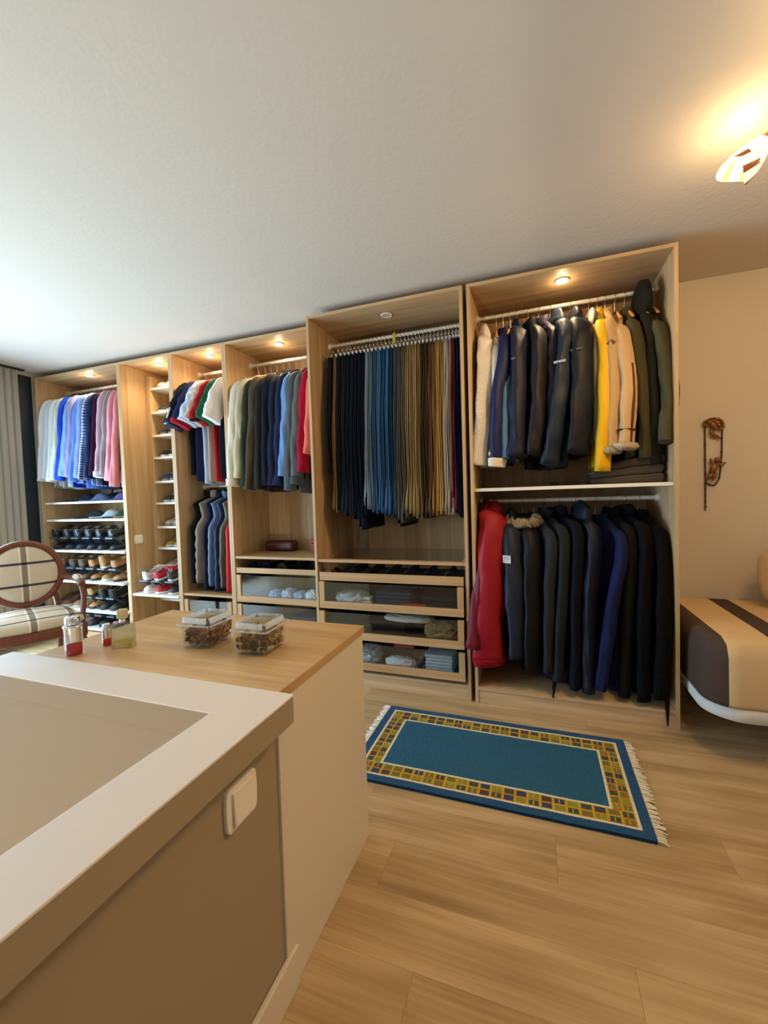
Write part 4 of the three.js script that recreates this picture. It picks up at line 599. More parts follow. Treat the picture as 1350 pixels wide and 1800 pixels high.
trousers({ x: -1.09, c: 0x161a33, hem: 1.07, label: 'deep navy trousers, next to the right side panel', short: 'deep navy trousers', turn: 0.0, lean: 0.004 });
trousers({ x: -1.073, c: 0x10132a, hem: 1.06, label: 'midnight navy trousers, last, against the right side panel', short: 'midnight navy trousers', turn: 0.0, lean: -0.003 });
// ---------------------------------------------------------------- extras on the coats
{ // the pale fur edge and dark hood of the black parka
  const t = scene.getObjectByName('coat_003');
  const g = furGeo([V(-0.075, -0.105, 0.11), V(-0.045, -0.125, 0.15), V(0.0, -0.135, 0.165), V(0.05, -0.13, 0.155), V(0.095, -0.1, 0.12)], 0.031, 4);
  const tw = t ? t.rotation.y : 0, h = t ? part('fur_hood', g, cloth(0xb7a58a, 'fur'), t) : null;
  if (h) { h.rotation.y = -tw; part('hood', (() => { const q = hoodGeo(-0.12, 0.075, 0.05, 0.06, 0.07, 3); return q; })(), cloth(0x0d0d10, 'nylon'), t).rotation.y = -tw; }
}
function beltTip(coatName, from, to) {
  const t = scene.getObjectByName(coatName); if (!t) return;
  t.updateMatrixWorld(true); const inv = t.matrixWorld.clone().invert();
  const pts = [0, 0.5, 1].map((v) => V(lerp(from[0], to[0], v) + 0.004 * Math.sin(v * 5), lerp(from[1], to[1], v), lerp(from[2], to[2], v)).applyMatrix4(inv));
  const rings = pts.map((p, j) => { const w = [0.017, 0.014, 0.003][j], r = []; for (let k = 0; k < 10; k++) { const a = k / 10 * Math.PI * 2; r.push(V(p.x + w * Math.cos(a), p.y, p.z + 0.005 * Math.sin(a))); } return r; });
  part('belt_end', loft(rings), cloth(0x17191e), t);
}
beltTip('coat_005', [-0.575, 0.24, -0.02], [-0.58, 0.085, 0.006]);
beltTip('coat_011', [-0.062, 0.24, -0.015], [-0.052, 0.02, 0.012]);

// yellow tags over two rails
function railTag(x, y, z, label, w, h, mat) {
  const t = thing('rail_tag', label, 'tag', [x, y, z]);
  const s = new THREE.Shape(); const q = w / 2; s.moveTo(-q, -h); s.lineTo(q, -h); s.lineTo(q, 0.012); s.absarc(0, 0.012, q, 0, Math.PI, false); s.lineTo(-q, -h);
  const hole = new THREE.Path(); hole.absarc(0, 0, Math.min(0.0155, q * 0.85), 0, Math.PI * 2, true); s.holes.push(hole);
  const g = new THREE.ExtrudeGeometry(s, { depth: 0.004, bevelEnabled: true, bevelSize: 0.0008, bevelThickness: 0.0008, bevelSegments: 1 });
  part('card', g.rotateY(Math.PI / 2), mat, t); return t;
}
const yel = std({ color: 0xe8b820, roughness: 0.6 });
{ const a = railTag(-2.155, 2.263, RODZ(2), 'flat yellow tag hanging on the rail among the sweaters', 0.036, 0.13, yel); a.rotation.y = 0.9; a.position.z += 0.002; }
{
  const t = thing('ribbon', 'yellow ribbon knotted round the middle of the trouser rail', 'ribbon', [-1.515, 2.256, RODZ(1)]);
  part('knot', (() => { const r = []; for (let k = 0; k < 14; k++) { const a = k / 14 * Math.PI * 2; r.push(V(0.003 * Math.sin(a * 3), 0.018 * Math.cos(a), 0.018 * Math.sin(a))); } return tube(r, 0.006, 30, 7, true); })(), cloth(0xd8c83c), t);
  for (const [dx, L] of [[-0.006, 0.13], [0.008, 0.1]]) part('tail', tube([V(dx * 0.3, -0.014, 0.017), V(dx, -L * 0.5, 0.026), V(dx * 1.8, -L, 0.02)], 0.006, 12, 6), cloth(0xd8c83c), t);
}

// ---------------------------------------------------------------- shoes
function shoeGeos(L = 0.285, wd = 0.098, hl = 0.078, toe = 0.046, boot = 0) {
  const rings = [], n = 26, collarPts = [];
  const soleHalf = (t) => wd / 2 * (t < 0.08 ? Math.sqrt(Math.max(0.02, 1 - Math.pow(1 - t / 0.08, 2))) * 0.74 : t < 0.45 ? lerp(0.74, 0.68, sstep(0.08, 0.4, t)) : t < 0.72 ? lerp(0.68, 1, sstep(0.42, 0.72, t)) : Math.sqrt(Math.max(0.01, 1 - Math.pow((t - 0.72) / 0.285, 2.2))));
  for (let j = 0; j <= n; j++) {
    const t = lerp(0.012, 0.985, j / n), z = t * L, w = soleHalf(t), y0 = 0.018;
    const open = t > 0.03 && t < 0.42, oh = hl + boot;
    const top = t < 0.5 ? lerp(oh, hl * 0.96, sstep(0.0, 0.46, t)) - 0.02 * Math.sin(Math.min(1, t / 0.42) * Math.PI) : lerp(hl * 0.96, toe, sstep(0.48, 0.78, t)) * (t > 0.8 ? Math.sqrt(Math.max(0.04, 1 - Math.pow((t - 0.8) / 0.2, 2.4))) : 1);
    const tw = w * (t < 0.5 ? 0.74 : lerp(0.74, 0.6, sstep(0.5, 0.9, t))), r = [];
    const pr = [[1, 0], [1.04, 0.3], [1.0, 0.6]];
    for (const [a, b] of pr) r.push(V(w * a, y0 + (top - y0) * b, z));
    r.push(V(tw, y0 + (top - y0) * 0.97, z));
    const dip = sstep(0.03, 0.09, t) * (1 - sstep(0.34, 0.42, t));
    for (let k = 0; k < 7; k++) { const u = Math.cos((k + 1) / 8 * Math.PI); const dome = top + (t > 0.5 ? 0.006 : 0.001) * (1 - u * u); const deep = Math.abs(u) > 0.85 ? top - 0.002 : 0.03; r.push(V(tw * u * 0.96, lerp(dome, deep, dip * (Math.abs(u) > 0.85 ? 0.6 : 1)), z)); }
    r.push(V(-tw, y0 + (top - y0) * 0.97, z));
    for (const [a, b] of pr.slice().reverse()) r.push(V(-w * a, y0 + (top - y0) * b, z));
    if (open) { collarPts.push([tw * 0.99, top, z]); }
    rings.push(r);
  }
  const upper = loft(rings);
  const sole = (() => { const s = []; for (const [y, g] of [[0, 0.95], [0.004, 1.02], [0.016, 1.05], [0.0195, 1.03]]) { const r = []; for (let k = 0; k <= 20; k++) { const t = lerp(0.004, 0.995, k / 20); r.push(V(soleHalf(t) * g, y, t * L)); } for (let k = 20; k >= 0; k--) { const t = lerp(0.004, 0.995, k / 20); r.push(V(-soleHalf(t) * g, y, t * L)); } s.push(r); } return loft(s); })();
  const ring = [...collarPts.map(([x, y, z]) => V(x, y + 0.001, z)), ...collarPts.slice().reverse().map(([x, y, z]) => V(-x, y + 0.001, z))];
  const rim = tube(ring, 0.0028, 60, 6, true);
  const laces = join([0.53, 0.58, 0.63, 0.68].map((t, i) => { const top = lerp(hl * 0.96, toe, sstep(0.48, 0.78, t)); const w = soleHalf(t) * 0.5; return tube([V(-w, top - 0.002, t * L), V(0, top + 0.009, t * L + 0.003), V(w, top - 0.002, t * L)], 0.0022, 8, 5); }));
  return { upper, sole, rim, laces, soleHalf };
}
const SHOE = { low: shoeGeos(), boot: shoeGeos(0.285, 0.1, 0.085, 0.05, 0.035), sneak: shoeGeos(0.29, 0.102, 0.08, 0.054), loafer: shoeGeos(0.28, 0.098, 0.068, 0.044) };
const leather = new Map();
const lth = (c, r = 0.4) => { const k = c + '_' + r; if (!leather.has(k)) leather.set(k, phys({ color: c, roughness: r, clearcoat: r < 0.45 ? 0.25 : 0, clearcoatRoughness: 0.3 })); return leather.get(k); };
function shoe(kind, pos, turn, pitch, cols, label, group, laced = true, name = 'shoe') {
  const g = SHOE[kind], t = thing(name, label, name === 'sneaker' ? 'sneaker' : 'shoe', pos, turn, group); t.rotation.order = 'YXZ'; t.rotation.x = pitch;
  part('upper', g.upper, lth(cols[0], cols[4] ?? 0.42), t); part('sole', g.sole, lth(cols[1], 0.7), t); part('rim', g.rim, lth(cols[2], 0.6), t);
  if (laced) part('laces', g.laces, lth(cols[3] ?? cols[0], 0.8), t);
  return t;
}
const holderGeo = (() => {                                            // slanted two-storey shoe holder
  const w = 0.088, a = [];
  const plate = new RoundedBoxGeometry(w, 0.006, 0.25, 1, 0.002); plate.rotateX(0.22); plate.translate(0, 0.128, -0.122); a.push(plate);
  a.push(slab(-w / 2, w / 2, 0, 0.004, -0.23, -0.06, 0.001));
  for (const s of [-1, 1]) { const leg = new RoundedBoxGeometry(0.005, 0.2, 0.012, 1, 0.002); leg.rotateX(0.98); leg.translate(s * (w / 2 - 0.003), 0.055, -0.09); a.push(leg); }
  return join(a);
})();
function lipGeo() { return slab(-0.044, 0.044, 0.098, 0.112, 0.0, 0.006, 0.002); }
const lipShared = lipGeo();
function shoePair(x, y, z, kind, cols, desc, where, { holder = true, laced = true, lean = 0, name = 'shoe' } = {}) {
  const gp = null;
  if (holder) {
    const h = thing('shoe_holder', `slanted holder of the ${desc} ${name}s, ${where}`, 'shoe holder', [x, y + 0.0005, z], 0);
    part('rack', holderGeo, M.holder, h); part('lip', lipShared, M.holder, h);
    shoe(kind, [x, y + 0.107, z - 0.008], Math.PI + lean, -0.17, cols, `upper ${desc} ${name}, heel outward, ${where}`, gp, laced, name);
    shoe(kind, [x + 0.004, y + 0.001, z - 0.29], lean * 0.3, 0, cols, `lower ${desc} ${name}, toe outward, ${where}`, gp, laced, name);
  } else {
    shoe(kind, [x - 0.053, y + 0.001, z - 0.29], 0.03, 0, cols, `left ${desc} ${name}, ${where}`, gp, laced, name);
    shoe(kind, [x + 0.053, y + 0.001, z - 0.29], -0.03, 0, cols, `right ${desc} ${name}, ${where}`, gp, laced, name);
  }
}
M.holder = std({ color: 0x3b4652, roughness: 0.45 });
const tan = 0x8f7548;
[['black lace-up', 0x15171a, -4.80], ['blue-black plain', 0x181c26, -4.65], ['midnight blue', 0x1a2440, -4.51], ['black-blue polished', 0x1c2536, -4.37], ['coal black', 0x131518, -4.235], ['black derby', 0x1d1f22, -4.085]].forEach(([d, c, x], k) => shoePair(x, 0.808, FS - 0.02, 'low', [c, 0x16130f, tan, c], d, `${['first', 'second', 'third', 'fourth', 'fifth', 'sixth'][k]} on the top shoe shelf`));
[['dark brown suede', 0x4d3b2e, -4.68], ['cocoa brown', 0x49352a, -4.55], ['chestnut brown', 0x54402f, -4.43], ['caramel leather', 0xa06c3a, -4.30], ['camel ankle', 0x94703f, -4.165], ['light brown', 0xa2764a, -4.03]].forEach(([d, c, x], k) => shoePair(x, 0.545, FS + 0.008, k === 4 ? 'boot' : 'low', [c, k === 4 ? 0xd8d0bc : 0x2a1c12, tan, c, 0.75], d, `${['first', 'second', 'third', 'fourth', 'fifth', 'last'][k]} on the middle shoe shelf`));
[['reddish brown boot', 0x5d3c2c, -4.74], ['pale brown boot', 0x8a6646, -4.50], ['tan suede', 0xa27a4c, -4.345], ['black-green', 0x16201f, -4.21], ['black leather', 0x141a1c, -4.085]].forEach(([d, c, x], k) => shoePair(x, 0.292, FS + 0.003, k < 2 ? 'boot' : 'low', [c, k < 2 ? 0xb8a890 : 0x2a1c12, tan, c, 0.7], d, `on the third shoe shelf down`, { holder: k > 1 }));
[['plum brown', 0x3a2224, -4.42], ['dull black', 0x17181b, -4.27], ['smoky black', 0x1d1e22, -4.12], ['navy canvas', 0x222a44, -3.98]].forEach(([d, c, x]) => shoePair(x, 0.128, FS - 0.02, 'low', [c, 0x1b1613, 0x6f5a3c, c, 0.7], d, 'on the lowest shoe shelf'));
// sneakers on the pulled-out shelf
shoePair(-3.70, 0.459, FS - 0.012, 'sneak', [0xcfc4bf, 0xe8e4de, 0x2a2c30, 0xe9e4dc, 0.6], 'pale grey and white', 'at the left of the pulled-out shelf', { lean: 0.0, name: 'sneaker' });
shoePair(-3.575, 0.459, FS - 0.012, 'sneak', [0xb81b2a, 0xe9e2dc, 0x2b3560, 0xe9e4dc, 0.6], 'red', 'in the middle of the pulled-out shelf', { lean: 0.0, name: 'sneaker' });
shoePair(-3.43, 0.459, FS - 0.012, 'sneak', [0x23262d, 0xd8d4cc, 0x3a4048, 0x23262d, 0.6], 'black and white', 'at the right of the pulled-out shelf', { lean: 0.0, name: 'sneaker' });
{ // the letter on the side of the upper red sneaker
  const font = await new FontLoader().loadAsync('fonts/droid/droid_sans_bold.typeface.json');
  const g = new TextGeometry('N', { font, size: 0.042, depth: 0.003, curveSegments: 4, bevelEnabled: false }); g.center();
  let red = null; scene.traverse((o) => { if (o.userData && o.userData.label && o.userData.label.startsWith('upper red sneaker')) red = o; });
  if (red) { const m = part('side_letter', g, M.white, red); m.position.set(-0.0385, 0.05, 0.118); m.rotation.order = 'YXZ'; m.rotation.set(0.06, -Math.PI / 2 + 0.02, 0); }
}
// single shoes deep in the column of shelves
[['white trainer', 0xe6dfd0, 2.196, 'sneak'], ['black trainer with grey toe', 0x202630, 1.99, 'sneak'], ['dark blue deck', 0x232c46, 1.792, 'low'], ['black-blue runner', 0x1c2233, 1.601, 'sneak'], ['blue runner with a white sole', 0x2a3b66, 1.393, 'sneak'], ['dark grey walking', 0x35322f, 1.207, 'boot'], ['sand canvas', 0xb6aa92, 0.998, 'low'], ['ochre suede', 0xa5803e, 0.813, 'low'], ['grey and red trainer', 0x9c9790, 0.62, 'sneak'], ['pale grey', 0x8f8a84, 0.363, 'low']].forEach(([d, c, y, k], i) => {
  shoePair(-3.665, y, FS - 0.262, k, [c, i % 2 ? 0xcac4b8 : 0x8a8478, 0x4a443c, 0xcfc8bc, 0.65], d, `on ${['the topmost', 'the second', 'the third', 'the fourth', 'the fifth', 'the sixth', 'the seventh', 'the eighth', 'the ninth', 'the lowest'][i]} shelf of the shoe column`, { holder: false });
});
// soft slippers lying flat on the two shelves below the shirts
const slipGeo = (() => { const r = []; for (let j = 0; j <= 18; j++) { const t = j / 18, w = 0.055 * Math.sqrt(Math.max(0.02, 1 - Math.pow(2 * t - 1, 4))) * lerp(0.85, 1.05, t), h = 0.014 + 0.06 * sstep(0.35, 0.62, t) * (1 - 0.55 * sstep(0.72, 1, t)), q = []; for (let k = 0; k < 16; k++) { const a = k / 16 * Math.PI * 2, u = Math.cos(a), v = Math.sin(a); q.push(V(w * u, v > 0 ? 0.01 + (h - 0.01) * Math.pow(v, 0.7) : 0.01 + 0.01 * v, t * 0.27)); } r.push(q); } return loft(r); })();
const slipIn = (() => { const r = []; for (let j = 0; j <= 8; j++) { const t = lerp(0.38, 0.6, j / 8), w = 0.04, q = []; for (let k = 0; k < 10; k++) { const a = k / 10 * Math.PI * 2; q.push(V(w * Math.cos(a), 0.013 + (0.02 * j / 8 + 0.004) * Math.max(0, Math.sin(a)), t * 0.27 - 0.008)); } r.push(q); } return loft(r); })();
function slipper(x, y, z, turn, c, sole, label) {
  const t = thing('slipper', label, 'slipper', [x, y + 0.0005, z], turn);
  part('upper', slipGeo, lth(c, 0.85), t); part('opening', slipIn, lth(0x1d1a22, 0.9), t);
  const s = part('sole', slipGeo, lth(sole, 0.8), t); s.scale.set(1.06, 0.16, 1.02); s.position.z = -0.003;
}
[[-4.80, 0x262a44, 'dark indigo slipper, leftmost under the white shirts'], [-4.62, 0x6f86a0, 'pale slate slipper under the royal blue shirt'], [-4.34, 0x6c6fae, 'lavender slipper in the middle of the upper slipper shelf'], [-4.06, 0x2f5f86, 'teal blue slipper at the right end of the upper slipper shelf']].forEach(([x, c, l]) => slipper(x, 1.236, FS - 0.15, 2.2, c, 0x1c2030, l));
[[-4.70, 0x2c2f3c, 'charcoal slipper, leftmost on the lower slipper shelf'], [-4.50, 0xc9d0dc, 'white slipper with a dark opening on the lower slipper shelf'], [-4.335, 0x1f4a34, 'bottle green slipper beside the white one'], [-4.19, 0xc68a45, 'orange-tan slipper on the lower slipper shelf'], [-4.075, 0xb29a90, 'rose-grey slipper, rightmost on the lower slipper shelf']].forEach(([x, c, l]) => slipper(x, 1.08, FS - 0.15, 2.2, c, 0x2a2430, l));
{ // two dark bags behind the slippers and a black one under the checked shirt
  const blob = (sx, sy, sz, s) => { const g = mergeVertices(new THREE.SphereGeometry(1, 26, 16)), p = g.attributes.position; for (let i = 0; i < p.count; i++) { const x = p.getX(i), y = p.getY(i), z = p.getZ(i), f = 1 + 0.16 * noise(x * 2.3 + s, y * 2.3, z * 2.3); p.setXYZ(i, x * sx * f, Math.max(y, -0.75) * sy * f + sy * 0.75, z * sz * f); } g.computeVertexNormals(); return g; };
  const t = thing('bag', 'dark soft bag lying behind the slippers below the shirts', 'bag', [-4.28, 1.237, FS - 0.4]);
  part('pouch', blob(0.3, 0.05, 0.12, 2), cloth(0x16181c, 'nylon'), t); part('handle', tube([V(-0.12, 0.075, 0.09), V(-0.06, 0.11, 0.12), V(0.02, 0.11, 0.12), V(0.08, 0.075, 0.09)], 0.007, 20, 7), cloth(0x16181c, 'nylon'), t);
}
// ---------------------------------------------------------------- crumpled and folded cloth in drawers
function crumple(sx, sy, sz, s, amp = 0.28) {
  const g = mergeVertices(new THREE.IcosahedronGeometry(1, 12)), p = g.attributes.position;
  for (let i = 0; i < p.count; i++) { const x = p.getX(i), y = p.getY(i), z = p.getZ(i); const r = 1 + amp * (1 - Math.abs(noise(x * 2.1 + s, y * 2.1, z * 2.1)) * 2.2) * 0.5 + amp * 0.5 * (0.5 - Math.abs(noise(x * 5 + s, y * 5 + 3, z * 5)) * 2); const q = (v, e) => Math.sign(v) * Math.pow(Math.abs(v), e); p.setXYZ(i, q(x, 0.75) * sx * r, (Math.max(q(y, 0.75), -0.7) + 0.7) * sy / 1.7 * 2 * r * 0.6, q(z, 0.75) * sz * r); }
  g.computeVertexNormals(); return g;
}
function folded(w, h, d, n, s) {                                       // a stack of folds with rounded fronts
  const a = []; for (let k = 0; k < n; k++) { const g = new RoundedBoxGeometry(w * (1 - 0.05 * noise(k * 1.3, s)), h / n * 0.96, d, 2, h / n * 0.45); g.translate(0.006 * noise(s, k * 2.1), h / n * (k + 0.5), 0.01 * noise(k * 1.7, s, 2)); a.push(g); } return join(a);
}
const plastic = phys({ color: 0xeef2f5, roughness: 0.35, transmission: 0.45, thickness: 0, side: THREE.DoubleSide });
// [name, label, category, x, y, z, geometry, material]
const d1 = 0.5125, d2 = 0.3265, d3 = 0.1355;
[
  ['plastic_bag', 'white crumpled plastic bag at the left of the top glass drawer under the trousers', 'bag', -1.80, d1, -0.11, crumple(0.1, 0.055, 0.08, 1), plastic],
  ['folded_cloth', 'cream folded cloth in front of the plastic bag in the top glass drawer', 'cloth', -1.71, d1, -0.075, folded(0.13, 0.05, 0.06, 2, 3), cloth(0xd5cdbb)],
  ['folded_garment', 'dark blue folded garments in the middle of the top glass drawer', 'garment', -1.50, d1, -0.17, folded(0.24, 0.09, 0.24, 4, 5), cloth(0x2a3a4c)],
  ['folded_garment', 'black folded garments at the right of the top glass drawer', 'garment', -1.22, d1, -0.17, folded(0.2, 0.075, 0.24, 3, 6), cloth(0x14161c)],
  ['folded_cloth', 'red folded cloth along the front of the top glass drawer', 'cloth', -1.37, d1, -0.035, folded(0.17, 0.028, 0.035, 1, 7), cloth(0xc02a30)],
  ['folded_garment', 'charcoal folded garments at the left of the middle glass drawer', 'garment', -1.83, d2, -0.16, folded(0.22, 0.1, 0.24, 4, 8), cloth(0x22252a)],
  ['folded_garment', 'maroon-black folded garment in the middle glass drawer', 'garment', -1.55, d2, -0.19, folded(0.24, 0.08, 0.22, 3, 9), cloth(0x2c2024)],
  ['linen_bag', 'white linen bag lying rolled on top in the middle glass drawer', 'bag', -1.42, d2 + 0.085, -0.12, crumple(0.15, 0.028, 0.06, 10, 0.2), cloth(0xe0d5c2)],
  ['fur_hat', 'sand coloured shaggy bundle at the right of the middle glass drawer', 'bundle', -1.20, d2, -0.115, crumple(0.105, 0.072, 0.08, 11), cloth(0xa5875a, 'fleece')],
  ['plastic_bag', 'clear plastic bag at the left of the bottom glass drawer', 'bag', -1.70, d3, -0.13, crumple(0.09, 0.06, 0.09, 12), plastic],
  ['folded_garment', 'dark garment under the white cloth in the bottom glass drawer', 'garment', -1.47, d3, -0.2, folded(0.3, 0.09, 0.18, 3, 13), cloth(0x3b342b)],
  ['folded_cloth', 'white cloth with a red fold in the bottom glass drawer', 'cloth', -1.47, d3, -0.07, crumple(0.085, 0.04, 0.04, 14), cloth(0xe8e2de)],
  ['folded_cloth', 'pinkish red cloth behind the white one in the bottom glass drawer', 'cloth', -1.46, d3 + 0.091, -0.16, folded(0.14, 0.025, 0.08, 1, 15), cloth(0xa84a4c)],
  ['plastic_bag', 'see-through bag of folded shirts at the right of the bottom glass drawer', 'bag', -1.22, d3, -0.12, folded(0.17, 0.1, 0.16, 5, 16), plastic],
].forEach(([n, l, c, x, y, z, g, m]) => { const o = solo(n, g, m, l, c); o.position.set(x, y + 0.0008, z); });
[[-2.47, 0x8fb2dc, 'pale blue crumpled cloth'], [-2.36, 0xc5d2e6, 'ice white crumpled cloth'], [-2.26, 0xb3c4e0, 'blue-white crumpled cloth'], [-2.16, 0xe6eaf0, 'snow white crumpled cloth']].forEach(([x, c, l], k) => { const o = solo('folded_cloth', crumple(0.05, 0.045 + 0.01 * (k % 2), 0.05, 20 + k), cloth(c), `${l}, ${['leftmost', 'second', 'third', 'rightmost'][k]} in the drawer under the red pieces`, 'cloth'); o.position.set(x, 0.4735, FS - 0.09); });
{ const o = solo('folded_garment', folded(0.3, 0.09, 0.25, 3, 31), cloth(0x1d2a5a), 'deep blue folded garment in the lower drawer of the sweater wardrobe', 'garment'); o.position.set(-2.2, 0.2565, FS - 0.2); }
{ const o = solo('folded_garment', folded(0.3, 0.07, 0.25, 3, 33), cloth(0x1a1c22), 'black folded garment in the drawer under the vests', 'garment'); o.position.set(-3.04, 0.2765, FS - 0.2); }
// dark rolled ties and belts in the shallow trays
const rollGeo = (() => { const r = []; for (let j = 0; j <= 60; j++) { const a = j / 60 * Math.PI * 6, q = 0.008 + 0.026 * j / 60; r.push([q * Math.cos(a), q * Math.sin(a)]); } const rings = r.map(([x, y], j) => { const a = j / 60 * Math.PI * 6, nx = Math.cos(a), ny = Math.sin(a), th = 0.0016; return [V(x - nx * th, y - ny * th, -0.025), V(x + nx * th, y + ny * th, -0.025), V(x + nx * th, y + ny * th, 0.025), V(x - nx * th, y - ny * th, 0.025)]; }); const g = loft(rings); g.rotateY(0.3); return g; })();
function roll(x, y, z, c, label) { const t = thing('rolled_tie', label, 'tie', [x, y + 0.036, z]); part('coil', rollGeo, cloth(c), t); part('loose_end', slab(-0.02, 0.05, -0.035, -0.033, -0.024, 0.024, 0.0005), cloth(c), t); }
[0x181a24, 0x22283c, 0x14151a, 0x1d2440, 0x2a2a2e, 0x1a1d38, 0x3a352c].forEach((c, k) => roll(-1.895 + k * 0.1255, 0.676, -0.07, c, `${['black-blue', 'slate blue', 'black', 'navy', 'charcoal', 'indigo', 'brown-black'][k]} rolled tie in the tray under the trousers`));
[0x1b2230, 0x1c2450, 0x5b5646, 0x15161a, 0x24262c].forEach((c, k) => roll(-2.66 + k * 0.13, 0.673, FS - 0.07, c, `${['steel blue', 'royal navy', 'olive grey', 'black', 'graphite'][k]} rolled tie in the tray under the red pieces`));
// dark red pieces on the sweater shelf, a small box and a folded blanket on the jacket shelf
{
  const t = thing('leather_case', 'dark red leather case lying on the shelf below the sweaters', 'case', [-2.575, 0.7895, FS - 0.33]);
  const g = new RoundedBoxGeometry(0.27, 0.085, 0.1, 4, 0.03); g.translate(0, 0.0425, 0); part('body', g, lth(0x531a1c, 0.45), t);
  part('zip', tube([V(-0.12, 0.052, 0.0505), V(0, 0.054, 0.051), V(0.12, 0.052, 0.0505)], 0.0025, 16, 6), lth(0x8a4a3c, 0.4), t); part('strap', slab(-0.004, 0.004, 0.01, 0.084, 0.049, 0.0525, 0.001), lth(0x3c1214, 0.5), t);
  const b = thing('red_box', 'small bright red lidded box beside the side panel on the sweater shelf', 'box', [-2.235, 0.7895, FS - 0.3]);
  part('body', slab(-0.035, 0.035, 0, 0.07, -0.035, 0.035, 0.006), lth(0xa01e2a, 0.5), b); part('lid', slab(-0.037, 0.037, 0.0705, 0.1, -0.037, 0.037, 0.006), lth(0xa01e2a, 0.5), b); part('clasp', slab(-0.006, 0.006, 0.05, 0.075, 0.0372, 0.04, 0.001), M.white, b);
  const c = thing('small_box', 'small olive-yellow box on the white shelf below the jackets', 'box', [-0.55, 1.2285, -0.42]);
  part('body', slab(-0.062, 0.062, 0, 0.03, -0.03, 0.03, 0.002), std({ color: 0x7c7238, roughness: 0.6 }), c); part('lid', slab(-0.0635, 0.0635, 0.0305, 0.044, -0.0315, 0.0315, 0.002), std({ color: 0x8a8046, roughness: 0.6 }), c); part('print', slab(-0.02, 0.03, 0.006, 0.024, 0.0302, 0.0306, 0.0001), std({ color: 0x4a4a2c, roughness: 0.6 }), c);
  const f = solo('blanket', (() => { const g = folded(0.34, 0.15, 0.2, 3, 41), p = g.attributes.position; for (let i = 0; i < p.count; i++) { const x = p.getX(i); p.setY(i, p.getY(i) * (1 - 0.35 * sstep(-0.02, -0.17, x)) + 0.004 * noise(x * 20, p.getZ(i) * 20)); } g.computeVertexNormals(); return g; })(), cloth(0x6b5f50, 'fleece'), 'grey-brown folded blanket on the white shelf below the tan coat', 'blanket'); f.position.set(-0.2, 1.2285, -0.2);
}

